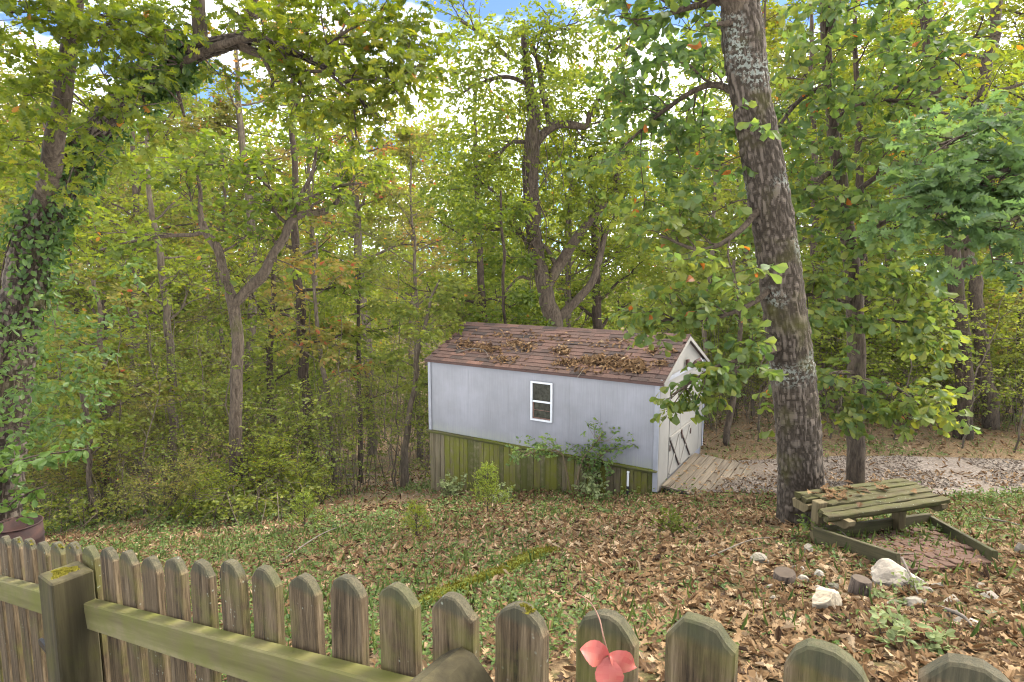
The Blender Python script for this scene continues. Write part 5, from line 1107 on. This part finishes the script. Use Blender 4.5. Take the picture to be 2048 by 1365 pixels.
for band, n, y0, y1, dmin in ((0, 19, 16.5, 21, 2.1), (1, 28, 21, 30, 2.6), (2, 24, 30, 46, 3.2)):
    c = 0; tries = 0
    while c < n and tries < 3000:
        tries += 1; y = rr.uniform(y0, y1); x = rr.uniform(-.92*y-.5, .92*y+.5)
        if not ok(x, y, dmin) or in_shed(x, y, 3): continue
        u = x/y*FPX+1024
        sc = 1.0
        if 700 < u < 1400 and y < 40: sc = .86            # lower tops in the middle, where the sky opens
        kd = rr.choice((0, 1, 1, 2, 3, 4, 4) if band < 2 else (0, 1, 1, 2, 3)); placed.append((x, y)); put(kd, x, y, sc); c += 1

# understory shrubs: stems and fine layered leaves
def gen_shrub(seed, H, nst, leafm, tpl, size, gap, spread, tone, nleaf=6, name='understory_shrub', flat=.6):
    pl = Plant(seed); g = pl.g
    for k in range(nst):
        a = k*2.4+g.random(); d = np.array((math.cos(a)*g.uniform(.1, .45)*spread, math.sin(a)*g.uniform(.1, .45)*spread, 1)); pl.branch((g.normal(0, .08), g.normal(0, .08), -.08), d, H*g.uniform(.7, 1.15), .014, 2, .25, 7, gap, 1.1, 10, .22, .06, .15)
    e = empty(name, (0, 0, 0)); new_obj('stems', pl.wood_mesh('stems', np.zeros(3)), e, mb_grey); new_obj('foliage', pl.leaves('foliage', tpl, np.zeros(3), n=nleaf, ln=.26, size=size, flat=flat, droop=.12, tone=tone, patch=.3), e, leafm); tag(e.children[0], kind='stuff')
    return e
sk = [gen_shrub(401, 2.6, 5, ml_shrub, T_DIA, .075, .19, 1.0, .5, 6, 'honeysuckle_shrub'), gen_shrub(402, 3.4, 4, ml_yel, T_DIA, .095, .22, .9, .4, 6, 'spicebush'), gen_shrub(403, 1.7, 5, ml_shrub, T_DIA, .06, .15, 1.3, .65, 6, 'low_bush'), gen_shrub(404, 2.9, 4, ml_turn, T_DIA, .075, .24, .9, .3, 5, 'rusty_sapling'), gen_shrub(405, 1.5, 4, ml_yel, T_DIA, .062, .15, 1.5, .5, 6, 'bright_bush', .75)]
slab = ['fine-leaved grey-green shrub in the undergrowth of the woods', 'taller yellow-green shrub in the undergrowth of the woods', 'low pale green bush at the foot of the trees', 'sparse sapling with rust-tinted leaves in the undergrowth', 'bright yellow-green bush at the edge of the clearing']
sgrp = ['grey-green shrubs', 'yellow-green shrubs', 'low bushes', 'rusty saplings', 'bright bushes']
sused = [False]*5
def putshrub(kd, x, y, sc=1.0):
    o = sk[kd] if not sused[kd] else copy_tree(sk[kd]); sused[kd] = True; o.location = (x, y, float(ground(x, y))); o.rotation_euler = (0, 0, rr.uniform(0, 6.28)); s = sc*rr.uniform(.8, 1.25); o.scale = (s, s, s*rr.uniform(.85, 1.1)); tag(o, slab[kd], 'shrub', sgrp[kd])
sp = []
def shrub_band(n, y0, y1, kd_choice, xlim, dmin, sc=1.0):
    c = 0; tries = 0
    while c < n and tries < 4000:
        tries += 1; y = rr.uniform(y0, y1); x = rr.uniform(*xlim(y))
        if in_shed(x, y, 1.0) or any((a-x)**2+(b_-y)**2 < dmin*dmin for a, b_ in sp): continue
        if drive_mask(np.array(x), np.array(y)): continue
        sp.append((x, y)); putshrub(rr.choice(kd_choice), x, y, sc); c += 1
shrub_band(6, 12.2, 14.5, (0, 3, 3), lambda y: (-.92*y, -.36*y-.3), .9)         # left edge of the clearing
shrub_band(14, 15, 21, (0, 1, 3, 3), lambda y: (-.92*y, .05*y), 1.1, 1.15)
shrub_band(24, 13.4, 22, (0, 1, 1, 2, 3), lambda y: (.30*y, .95*y), 1.1, 1.0)
shrub_band(14, 21, 34, (1, 1, 0), lambda y: (-.95*y, .95*y), 1.8, 1.6)
# the bright layered bush in front of the dark straight trunk
for px, py, d, kd, s in ((600, 975, 11.4, 4, .8), (500, 985, 11.0, 4, .85), (420, 1000, 10.6, 4, .7), (340, 1010, 10.6, 3, .6)):
    g = at(px, py, d); putshrub(kd, g[0], d, s)
# bare thin stems standing in the undergrowth
def gen_pole(seed, H):
    pl = Plant(seed); g = pl.g; n = 16; t = np.linspace(0, 1, n); P = np.c_[np.cumsum(g.normal(0, .06, n)), np.cumsum(g.normal(0, .06, n)), t*H]; P[0] = (0, 0, -.1); pl.tube(P, .022*(1-.7*t), 6)
    for k in range(9):
        i = int(n*(.25+.7*k/9)); a = k*2.4+g.random(); pl.branch(P[i], np.array((math.cos(a), math.sin(a), g.uniform(-.1, .8))), g.uniform(.4, 1.1), .008, 1, .2, 3, .35, 1.2, 6)
    e = empty('bare_sapling', (0, 0, 0)); new_obj('trunk', pl.wood_mesh('trunk', np.zeros(3)), e, mb_pale); new_obj('crown', pl.leaves('crown', T_DIA, np.zeros(3), n=4, ln=.25, size=.085, flat=.6, droop=.1, tone=.6), e, ml_shrub); return e
poles = [gen_pole(451, 4.2), gen_pole(452, 3.2), gen_pole(453, 5.2)]; pu = [False]*3
for k in range(46):
    for _ in range(50):
        y = rr.uniform(11.5, 19); x = rr.choice((rr.uniform(-.9, -.2), rr.uniform(-.9, -.2), rr.uniform(.36, .95)))*y
        if not in_shed(x, y, 1.2) and not drive_mask(np.array(x), np.array(y)): break
    q = k % 3; o = poles[q] if not pu[q] else copy_tree(poles[q]); pu[q] = True; o.location = (x, y, float(ground(x, y))); o.rotation_euler = (rr.uniform(-.12, .12), rr.uniform(-.12, .12), rr.uniform(0, 6.28)); tag(o, 'thin nearly bare sapling stem in the undergrowth', 'sapling', 'bare sapling stems')

# fine twiggy undergrowth that fills the woods floor as one mass
pl = Plant(470); g = pl.g; N = 25000
y = 8.8+19.4*g.random(N)**1.1; u = g.uniform(-.93, .93, N); x = u*y
v_ = np.c_[x-SX, y-SY]; a_, b_ = v_@D1, v_@D2
lim = np.where(u < -.12, 9.2+3.4*vnoise(np.c_[x*.7, y*0, y*0])+2.2*smooth((u+.42)/.25), np.where(u < .3, 14.5, 13.0+1.2*vnoise(np.c_[x*.7, y*0, y*0])))
dens = fbm(np.c_[x*.45, y*.45, 0*x], 3); ok_ = (y > lim) & ~((a_ > -2.5) & (a_ < L+.8) & (b_ > -1.2) & (b_ < W+1.0)) & (g.random(N) < np.clip((dens-.28)*3, 0, 1)); x, y, u = x[ok_], y[ok_], u[ok_]; N = len(x)
hmax = .35+.9*smooth((y-10)/3)+3.0*fbm(np.c_[x*.5, y*.5, 0*x+4], 2)*smooth((y-11)/3); z = ground(x, y)+.15+hmax*g.random(N)**1.25
aa = g.uniform(0, 6.283, N); pl.spray(np.c_[x, y, z], np.c_[np.cos(aa), np.sin(aa), g.normal(.12, .22, N)])
for i in g.choice(N, 2600, replace=False):
    p0 = np.array((x[i]+g.normal(0, .3), y[i]+g.normal(0, .3), 0)); p0[2] = float(ground0(p0[0], p0[1])); p1 = np.array((x[i], y[i], z[i]+.2)); pl.tubes.append((np.array([p0, (p0+p1)/2+g.normal(0, .12, 3), p1, p1+np.array((math.cos(aa[i]), math.sin(aa[i]), .3))*.3]), np.array((.010, .008, .005, .002)), 3))
new_ = new_obj('undergrowth', pl.leaves('undergrowth', T_DIA, np.zeros(3), n=5, ln=.26, size=.085, flat=.35, droop=.1, tone=.5, tonevar=.3, patch=.35), None, ml_shrub); tag(new_, 'fine light green undergrowth filling the woods floor', kind='stuff')
tw_ = new_obj('undergrowth_twigs', pl.wood_mesh('undergrowth_twigs', np.zeros(3)), None, mb_pale); tag(tw_, 'thin tangled twigs and stems of the undergrowth', kind='stuff')

# a dense belt of far trees that closes the view
r_ = np.random.default_rng(55); n = 125000; y = r_.uniform(50, 78, n); x = r_.uniform(-1.05, 1.05, n)*y; lump = fbm(np.c_[x*.12, y*.12, 0*x], 3); top = 15+20*lump
z = r_.random(n)**.9*top-9+CZ; pos = np.c_[x, y, z]
tag(new_obj('distant_woods', leaf_mesh('distant_woods', T_DIA, pos, norm(r_.normal(0, 1, pos.shape)), norm(r_.normal(0, 1, pos.shape)+UP*.5), r_.uniform(.35, .65, n), np.clip(.55+.8*(fbm(pos*.25, 2)-.5)+r_.normal(0, .15, n), 0, .94)), None, ml_yel), 'hazy yellow-green mass of far woods', kind='stuff')

# ------------------------------------------------------------------ small plants that stand out
# pokeweed-like plant in front of the skirt
pl = Plant(501); g0 = np.array((*((np.array((SX, SY))+D1*1.35-D2*.30)), 0)); g0[2] = float(ground(g0[0], g0[1])); dd = g0[1]
for q in ([(1142, 985), (1130, 930), (1120, 905), (1080, 900), (1040, 915)], [(1190, 985), (1185, 945), (1195, 920), (1225, 895), (1250, 890)], [(1150, 985), (1165, 920), (1190, 890), (1205, 865)], [(1195, 985), (1192, 950), (1170, 930)]): limb(pl, [(a, b_, dd, 4 if i == 0 else 3) for i, (a, b_) in enumerate(q)], 6, subs=7, sublen=.34, gen=1, t0=.4, droop=.15, gap=.08, nsub=3)
finish(pl, 'pokeweed', g0, mat_simple('green_brown_stem', (.14, .10, .05), .6, .2, 20), ml_blue, T_OVAL, 'airy branching weed growing up in front of the mossy shed skirt', 'plant', trunk='stem', crown='foliage', n=5, ln=.12, size=.062, flat=.5, droop=.2, tone=.75)
# cedar seedling and pale-leaved weeds by the skirt
def cedar(px, py, H, name, label, seed, mat, dens=1.0, sz=.05):
    g = gpix(px, py); pl = Plant(seed); pl.tube(np.array([(0, 0, -.05), (.01, 0, H*.5), (0, .01, H)]), [.012, .008, .003], 5)
    for k in range(int(22*dens)):
        t = .08+.9*k/(22*dens); a = k*2.4; ln = H*.44*(1-t)**.8+.05; pl.branch((0, 0, t*H), np.array((math.cos(a), math.sin(a), .8)), ln, .004, 1, .0, 4, .04, .8, 5, .15, .008, .2)
    e = empty(name, g); tag(e, label, 'plant'); new_obj('stem', pl.wood_mesh('stem', np.zeros(3)), e, mb_twig); new_obj('foliage', pl.leaves('foliage', T_NARROW, np.zeros(3), n=4, ln=.06, size=sz*.8, flat=.2, droop=-.2, tone=.6), e, mat)
ml_cedar = mat_leaf('cedar_green', [(0, (.09, .13, .022)), (.5, (.16, .21, .03)), (1, (.26, .28, .04))], .4)
cedar(975, 1030, .72, 'cedar_seedling', 'feathery bright green cedar seedling before the shed skirt', 601, ml_cedar)
cedar(610, 1062, .55, 'cedar_seedling', 'feathery cedar seedling in the weeds well away from the shed', 602, ml_cedar, .8)
cedar(832, 1080, .40, 'goldenrod', 'yellow-green feathery weed alone in the brown leaves', 603, ml_yel, .7, .045)
def weed(px, py, H, n, label, seed, mat, tpl, size, name='leafy_weed'):
    g = gpix(px, py); pl = Plant(seed)
    for k in range(n):
        a = k*2.4+pl.g.random(); pl.branch((pl.g.normal(0, .08), pl.g.normal(0, .08), -.03), np.array((math.cos(a)*.5, math.sin(a)*.5, 1)), H*pl.g.uniform(.6, 1.1), .004, 1, .3, 3, .06, 1, 6, .25, .02)
    e = empty(name, g); tag(e, label, 'plant'); new_obj('stem', pl.wood_mesh('stem', np.zeros(3)), e, mb_twig); new_obj('foliage', pl.leaves('foliage', tpl, np.zeros(3), n=4, ln=.09, size=size, flat=.6, droop=.1, tone=.6), e, mat)
ml_pale = mat_leaf('pale_weed_leaf', [(0, (.10, .14, .05)), (.5, (.18, .22, .085)), (1, (.28, .31, .14))], .35)
weed(905, 995, .36, 7, 'pale-leaved weed at the far corner of the shed skirt', 611, ml_pale, T_OVAL, .06)
weed(1010, 1005, .24, 5, 'small pale-leaved weed just right of the cedar seedling', 612, ml_pale, T_OVAL, .05)
weed(1185, 995, .42, 5, 'upright pale green weed beneath the airy branching weed', 613, ml_pale, T_OVAL, .07)
weed(1815, 1300, .10, 5, 'bright green seedling low in the leaves near the pickets', 614, ml_pale, T_OVAL, .055)
weed(1795, 1195, .10, 5, 'green sprout beside the large boulder', 615, ml_pale, T_OVAL, .04)
weed(1640, 1085, .26, 4, 'leafy sprig climbing the bench leg', 616, ml_hick, T_OVAL, .045)
weed(1335, 1060, .22, 6, 'tuft of green weeds on the open leaf floor right of centre', 617, ml_shrub, T_OVAL, .05)
# big-leaved vine reaching in beside the barrel
pl = Plant(521)
limb(pl, [(-60, 1130, 6.2, 5), (-30, 1060, 6.2, 5), (20, 1010, 6.2, 4), (60, 985, 6.2, 3), (100, 970, 6.2, 2)], 5); limb(pl, [(-90, 1000, 6.2, 5), (-20, 950, 6.2, 5), (60, 915, 6.1, 4), (130, 905, 6.1, 3), (200, 895, 6.0, 2)], 5)
for (px, py, d, rd, n) in ((20, 1040, 6.2, .10, 5), (55, 990, 6.2, .06, 4), (80, 975, 6.2, .05, 3), (0, 1010, 6.2, .12, 6), (20, 930, 6.2, .16, 10), (70, 920, 6.1, .14, 9), (120, 905, 6.1, .12, 8), (165, 900, 6.0, .08, 5), (-20, 900, 6.2, .2, 10)): pl.cluster(at(px, py, d), rd, n, .4, 3)
b0 = np.array((-6.2, 6.2, float(ground(-6.2, 6.2)))); pl.tube(spline(np.array([b0, (b0+at(-60, 1130, 6.2))/2, at(-60, 1130, 6.2)]), n=8), np.full(8, .012), 5); pl.tube(spline(np.array([b0, (b0+at(-90, 1000, 6.2))/2+.1, at(-90, 1000, 6.2)]), n=8), np.full(8, .012), 5)
finish(pl, 'broadleaf_vine', b0, mb_twig, mat_leaf('fresh_vine_leaf', [(0, (.05, .095, .022)), (.5, (.085, .145, .032)), (1, (.13, .19, .04))], .4), T_OVAL, 'broad-leaved vine sprays hanging over the rusty barrel', 'vine', trunk='stem', crown='foliage', n=3, ln=.1, size=.11, flat=.6, droop=.3, tone=.5)

# each tree and shrub of the woods gets a label by where it stands
REFS = [(0, 'behind the leaning ivy oak'), (250, 'beyond the slender pale trunk'), (430, 'behind the Y-forked tree'), (580, 'behind the dark straight trunk'), (760, 'past the far end of the shed'), (930, 'behind the shed roof'), (1200, 'behind the shed gable'), (1420, 'past the shed doors'), (1560, 'behind the big oak by the bench'), (1750, 'across the drive behind the bench'), (1900, 'across the drive by the scarred tree')]
ORD = ['nearest', 'second nearest', 'third nearest', 'fourth nearest', 'fifth nearest', 'sixth nearest', 'seventh nearest', 'eighth nearest', 'ninth nearest', 'tenth nearest', 'eleventh nearest', 'twelfth nearest']
SHORT = {'green oaks of the woods': 'yellow-green oak', 'yellow-green trees of the woods': 'pale-barked yellow-green tree', 'dark-trunked trees of the woods': 'dark-trunked green tree', 'rust-tinted trees of the woods': 'rust-tinted tree', 'understory trees of the woods': 'young leafy tree', 'grey-green shrubs': 'fine-leaved shrub', 'yellow-green shrubs': 'tall yellow-green shrub', 'low bushes': 'low green bush', 'rusty saplings': 'rust-leaved sapling', 'bright bushes': 'bright low bush', 'bare sapling stems': 'thin nearly bare sapling'}
bins = {}
for o in list(COL.objects):
    if o.parent is None and o.get('group') in SHORT:
        u = o.location.x/(o.location.y*math.cos(PITCH)+2)*FPX+1024; ref = [w for a, w in REFS if u >= a][-1:] or [REFS[0][1]]; bins.setdefault((o['group'], ref[0]), []).append(o)
for (gname, ref), obs in bins.items():
    obs.sort(key=lambda o: o.location.y)
    for k, o in enumerate(obs): o['label'] = f'{SHORT[gname]} {ref}' if len(obs) == 1 else f'{SHORT[gname]} {ref}, {ORD[min(k, 11)]} of its kind'
# ------------------------------------------------------------------ leaf litter, weeds, gravel stones
ml_dry = mat_leaf('dry_oak_leaf', [(0, (.040, .022, .011)), (.25, (.088, .049, .022)), (.5, (.165, .096, .043)), (.78, (.25, .16, .08)), (1, (.34, .245, .145))], .12, .6, .25, 0)
def litter_points(n, y0, y1, seed):
    g = np.random.default_rng(seed); u = g.random(n); y = (y0**.0+0)+(y0+(y1-y0)*u**.85); x = g.uniform(-1.02, 1.15, n)*(y+.6); return x, y, g
def on_objects(x, y):
    v = np.c_[x-SX, y-SY]; a, b_ = v@D1, v@D2; return (a > -.02) & (a < L) & (b_ > 0) & (b_ < W)
def green_mask(x, y):
    """0 leaf-covered .. 1 weedy"""
    w = fbm(np.c_[x*.55, y*.55, 0*x+3], 3); left = smooth((-x/np.maximum(y, .1)-.12)/.35)*smooth((y-4.5)/3.0); return np.clip(2.2*(w-.5)+.15+.42*left, 0, 1)
def in_pad(x, y):
    q = np.array([c1, c2, c3, c4])[:, :2]; r = np.ones(len(x), bool); s0 = None
    for k in range(4):
        a, b_ = q[k], q[(k+1) % 4]; s = ((b_[0]-a[0])*(y-a[1])-(b_[1]-a[1])*(x-a[0])) < 0; r &= s
    return r
def litter(name, n, y0, y1, seed, tpls, size, lift):
    x, y, g = litter_points(n, y0, y1, seed); gm = green_mask(x, y); keep = ~on_objects(x, y) & (g.random(n) > gm*.72) & ~(drive_mask(x, y) & (g.random(n) < .55)) & ~(in_pad(x, y) & (g.random(n) < .35)); x, y = x[keep], y[keep]; m_ = len(x)
    z = ground(x, y); out = []
    which = g.integers(0, len(tpls), m_)
    for k, tp in enumerate(tpls):
        s = which == k; q = s.sum(); a = g.uniform(0, 6.283, q); ax = np.c_[np.cos(a), np.sin(a), g.normal(0, .18, q)]; nr = norm(np.c_[g.normal(0, .30, q), g.normal(0, .30, q), np.ones(q)])
        tone = np.clip(g.normal(.54, .27, q)+.35*(fbm(np.c_[x[s]*.8, y[s]*.8, 0*x[s]+9], 2)-.5), 0, 1)
        out.append((tp, np.c_[x[s], y[s], z[s]+lift+np.abs(g.normal(0, .010, q))], ax, nr, size*(.35+.95*g.random(q)**1.1), tone))
    return out
def join_leaf(name, groups, mat):
    Vs, Ls, Ts, Rs = [], [], [], []; n0 = 0
    for tp, pos, ax, nr, sz, rn in groups:
        V0, F0 = tp; ax = norm(ax); X = norm(np.cross(ax, nr)); Z = np.cross(X, ax); n = len(pos); S = np.asarray(sz).reshape(-1, 1, 1)
        V = pos[:, None, :]+S*((V0[None, :, 0:1])*X[:, None, :]+(V0[None, :, 1:2]-.5)*ax[:, None, :]+V0[None, :, 2:3]*Z[:, None, :]); m_ = len(V0)
        fl = np.concatenate([np.array(f) for f in F0]); tot = np.array([len(f) for f in F0]); Ls.append((np.arange(n)[:, None]*m_+fl[None]).ravel()+n0); Ts.append(np.tile(tot, n)); Rs.append(np.repeat(rn, len(F0))); Vs.append(V.reshape(-1, 3)); n0 += n*m_
    return new_obj(name, mesh_arrays(name, np.concatenate(Vs), np.concatenate(Ls), np.concatenate(Ts), np.concatenate(Rs)), None, mat)
OAKS = [oak_tpl(.25, .3), oak_tpl(-.2, -.6), oak_tpl(.7, .2, .6), oak_tpl(.15, .8, -.6)]
CURL = [leaf_tpl([(0, 0), (.25, .15), (.6, .2), (.85, .12), (1, 0)], .8, .6), leaf_tpl([(0, 0), (.3, .12), (.7, .16), (1, 0)], 1.2, -.5)]
G = litter("near", 25000, 1.2, 5.2, 901, OAKS+CURL, .086, .010)+litter("mid", 35000, 5.0, 9.5, 902, OAKS[1:2]+CURL, .084, .010)+litter('far', 20000, 9.0, 20, 903, CURL, .11, .010)
tag(join_leaf('leaf_litter', G, ml_dry), 'brown fallen oak leaves carpeting the slope', kind='stuff')
# leaves drifted on the roof
g = np.random.default_rng(77); pts = []
def roof_ab(px, py):
    """photo pixel -> (x along, s up slope) on the shed's front roof slope"""
    r = ray(px, py); o = np.array((0, 0, CZ)); c_, s_ = math.cos(shed.rotation_euler.z), math.sin(shed.rotation_euler.z)
    wl = lambda p: np.array((c_*p[0]-s_*p[1]+SX, s_*p[0]+c_*p[1]+SY, p[2]+ZF)); p0 = wl(roof_pt(0, 0)); ex_ = wl(roof_pt(1, 0))-p0; es = wl(roof_pt(0, 1))-p0; nn = np.cross(ex_, es)
    t = (p0-o)@nn/(r@nn); q = o+r*t-p0; return q@ex_, q@es
for (px, py, sx, sy, n) in ((975, 698, 42, 10, 190), (930, 690, 18, 8, 60), (1030, 690, 18, 8, 60), (1055, 698, 16, 10, 60), (1125, 705, 20, 9, 90), (1135, 728, 26, 8, 110), (1195, 724, 42, 11, 280), (1250, 730, 40, 12, 280), (1275, 740, 26, 8, 120), (1305, 704, 10, 7, 55), (1325, 730, 14, 6, 50), (1345, 705, 12, 5, 30), (1010, 720, 30, 8, 60), (1100, 680, 90, 16, 70), (1240, 690, 70, 12, 50), (1000, 672, 60, 8, 36), (1180, 745, 70, 10, 60), (1000, 735, 60, 10, 22)):
    for _ in range(n):
        a, s = roof_ab(px+g.normal(0, sx*.5), py+g.normal(0, sy*.5))
        if -L-OG+.04 < a < OG-.04 and .04 < s < SLEN-.05: pts.append((a, s, abs(g.normal(0, .02))+.016))
c_, s_ = math.cos(shed.rotation_euler.z), math.sin(shed.rotation_euler.z); lp = np.array([roof_pt(a, s, h) for a, s, h in pts]); wp = np.c_[c_*lp[:, 0]-s_*lp[:, 1]+SX, s_*lp[:, 0]+c_*lp[:, 1]+SY, lp[:, 2]+ZF]; n = len(wp)
a = g.uniform(0, 6.28, n); tn = norm(np.array((-s_*-math.sin(sl), c_*-math.sin(sl), math.cos(sl)))); k = g.integers(0, 6, n); TT = OAKS+CURL
GR = []
for q in range(6):
    s = k == q; m_ = s.sum(); e1 = np.array((c_, s_, 0)); e2 = np.cross(tn, e1); ax = np.cos(a[s])[:, None]*e1+np.sin(a[s])[:, None]*e2+g.normal(0, .3, (m_, 1))*tn; GR.append((TT[q], wp[s], ax, norm(tn+g.normal(0, .45, (m_, 3))), g.uniform(.055, .105, m_), np.clip(g.normal(.42, .2, m_), 0, 1)))
tag(join_leaf('roof_leaf_drift', GR, ml_dry), 'drifts of curled brown leaves lying on the shed roof', kind='stuff')
# a fallen stick on the roof and two on the eave
m_stick = mat_simple('grey_stick', (.13, .105, .08), .9, .3, 20)
def roof_world(px, py, h): 
    a, s = roof_ab(px, py); p = roof_pt(a, s, h); return np.array((c_*p[0]-s_*p[1]+SX, s_*p[0]+c_*p[1]+SY, p[2]+ZF))
def stick(pts3, r0, label, name='fallen_stick'):
    o = np.array(pts3[0]); S = spline(np.array(pts3), n=14)-o; ob_ = MB().tube(S, np.linspace(r0, r0*.5, 14), 6).build(name, m_stick, None, True); ob_.location = o; tag(ob_, label, 'stick')
stick([roof_world(912, 709, .03), roof_world(945, 702, .05), roof_world(970, 706, .05), roof_world(980, 722, .03)], .012, 'crooked stick among the leaf drift at the far end of the roof')
stick([roof_world(1155, 757, .02), roof_world(1163, 748, .03), roof_world(1170, 737, .03)], .007, 'short pale twig overhanging the middle of the roof eave')
def gs(px, py, h=.03): q = gpix(px, py); q[2] += h; return q
for pts_, r0, lb in (([gs(1420, 1120), gs(1500, 1092, .06), gs(1560, 1080)], .008, 'thin twig in the leaves by the oak foot'), ([gs(1880, 1225), gs(1920, 1248, .06), gs(1945, 1262)], .016, 'pale curved stick among the rocks near the fence'), ([gs(1960, 1040), gs(2010, 1052, .05), gs(2060, 1062)], .012, 'dark stick lying past the brick pad'), ([gs(1642, 1072, .14), gs(1680, 1085, .12), gs(1702, 1098, .06)], .010, 'twisted twig lying on the corner of the timber edging'), ([gs(560, 1130), gs(640, 1085, .10), gs(700, 1050)], .010, 'long grey stick lying in the weeds left of centre'), ([gs(1800, 1162, .2), gs(1818, 1180, .12), gs(1835, 1198, .04)], .012, 'grey stick leaning on the large boulder'), ([gs(600, 968, .08), gs(660, 962, .15), gs(760, 955, .06)], .03, 'fallen pale branch on the ground behind the weeds'), ([gs(1750, 1128, .06), gs(1790, 1120, .05), gs(1830, 1118, .05)], .008, 'pale twig lying across the brick pad')): stick(pts_, r0, lb)
# single leaves on the bench
rr = random.Random(12); lf_me = []
for k, tp in enumerate(OAKS[:3]):
    V0, F0 = tp; me = mesh_arrays('fallen_leaf', V0*.11, np.concatenate([np.array(f) for f in F0]), [len(f) for f in F0], np.full(len(F0), .2+.22*k)); me.materials.append(ml_dry); lf_me.append(me)
cb_, sb_ = math.cos(bench.rotation_euler.z), math.sin(bench.rotation_euler.z)
for k in range(34):
    x, y = rr.uniform(.1, 1.5), rr.choice((-.04, -.14, -.24, -.33, -.42, -.03, -.16))+rr.uniform(-.04, .04)
    if k < 11: x = rr.uniform(.12, .42); y = rr.uniform(-.28, -.05)
    o = new_obj('fallen_leaf', lf_me[k % 3]); o.location = (BX+cb_*x-sb_*y, BY+sb_*x+cb_*y, BT+.008+rr.uniform(0, .012)); o.rotation_euler = (rr.uniform(-.25, .25), rr.uniform(-.25, .25), rr.uniform(0, 6.28)); tag(o, 'curled brown leaf lying on the mossy bench planks', 'leaf', 'leaves on the bench')
# green weeds and grass between the leaves
def weeds(n, y0, y1, seed, size, hgt):
    x, y, g = litter_points(n, y0, y1, seed); gm = green_mask(x, y); keep = ~on_objects(x, y) & (g.random(n) < .10+gm) & ~drive_mask(x, y); x, y = x[keep], y[keep]; m_ = len(x); z = ground(x, y); k = 5
    hl = hgt*(.4+1.2*green_mask(x, y))
    b = np.c_[x, y, z][:, None, :]+g.normal(0, 1, (m_, k, 3))*np.array((.035, .035, 0)); b[:, :, 2] += np.abs(g.normal(0, 1, (m_, k)))*hl[:, None]*.5+.02; a = g.uniform(0, 6.28, (m_, k)); ax = np.stack([np.cos(a), np.sin(a), g.uniform(-.1, .7, (m_, k))], -1)
    tone = np.clip(np.repeat(g.normal(.5, .2, m_)[:, None], k, 1)+g.normal(0, .1, (m_, k)), 0, 1)
    return b.reshape(-1, 3), ax.reshape(-1, 3), norm(UP+g.normal(0, .4, (m_*k, 3))), size*g.uniform(.6, 1.4, m_*k), tone.ravel()
ml_weed = mat_leaf('weed_leaf', [(0, (.04, .075, .018)), (.5, (.085, .13, .032)), (1, (.16, .19, .05))], .35)
GW = [(T_DIA, *weeds(20000, 2.0, 7.5, 911, .038, .05)), (T_DIA, *weeds(24000, 7.0, 17, 912, .055, .14))]
tag(join_leaf('ground_weeds', GW, ml_weed), 'green weeds and seedlings growing through the fallen leaves', kind='stuff')
# grass blades
g = np.random.default_rng(921); n = 40000; x, y, _ = litter_points(n, 2.2, 13, 922); gm = green_mask(x, y); keep = ~on_objects(x, y) & (g.random(n) < .06+.9*gm*vnoise(np.c_[x*1.3, y*1.3, 0*x])) & ~drive_mask(x, y); x, y = x[keep], y[keep]; m_ = len(x); a = g.uniform(0, 6.28, m_); b = np.c_[x, y, ground(x, y)]
ax = np.c_[np.cos(a)*.5, np.sin(a)*.5, np.ones(m_)]; tag(join_leaf('grass', [((np.array([(-.03, 0, 0), (.03, 0, 0), (.02, .6, .03), (0, 1, -.12), (-.02, .6, .03)]), [[0, 1, 2, 3, 4]]), b+np.c_[0*x, 0*x, np.full(m_, .05)], ax, norm(np.c_[np.cos(a), np.sin(a), 0*a-.2]), g.uniform(.06, .20, m_), np.clip(g.normal(.6, .25, m_), 0, 1))], ml_weed), 'thin grass blades scattered over the leafy slope', kind='stuff')
# gravel stones
g = np.random.default_rng(931); n = 15000; x = g.uniform(3.2, 14, n); y = g.uniform(8.6, 11.8, n); keep = drive_mask(x, y) & (vnoise(np.c_[x*1.4, y*1.4, 0*x]) > .25); x, y = x[keep], y[keep]; n = len(x)
T_ST = (np.array([(.5, 0, 0), (-.3, .45, 0), (-.35, -.4, 0), (.05, .0, .45), (0, 0, -.3)]), [[0, 1, 3], [1, 2, 3], [2, 0, 3]]); a = g.uniform(0, 6.28, n)
m_st = mat_leaf('gravel_stone', [(0, (.07, .05, .033)), (.5, (.145, .111, .082)), (1, (.24, .2, .16))], .0, .9, .2, 0)
tag(join_leaf('gravel_stones', [((T_ST[0]+np.array((0, .5, 0)), T_ST[1]), np.c_[x, y, ground(x, y)+.016], np.c_[np.cos(a), np.sin(a), 0*a], norm(UP+g.normal(0, .15, (n, 3))), g.uniform(.02, .055, n), g.random(n))], m_st), 'pale crushed stone of the drive', kind='stuff')


# leaves blown onto the ramp
g = np.random.default_rng(941); n = 70; lx = g.uniform(.05, 1.15, n); ly = .15+2.0*g.random(n); lz = .015-.084*lx+.030; cr_, sr_ = math.cos(ramp_o.rotation_euler.z), math.sin(ramp_o.rotation_euler.z); a = g.uniform(0, 6.28, n)
tag(join_leaf('ramp_leaves', [(OAKS[0], np.c_[SX+cr_*lx-sr_*ly, SY+sr_*lx+cr_*ly, ZF+lz], np.c_[np.cos(a), np.sin(a), g.normal(0, .1, n)], norm(UP+g.normal(0, .2, (n, 3))), g.uniform(.05, .11, n), np.clip(g.normal(.55, .22, n), 0, 1))], ml_dry), 'brown leaves scattered over the plank ramp', kind='stuff')
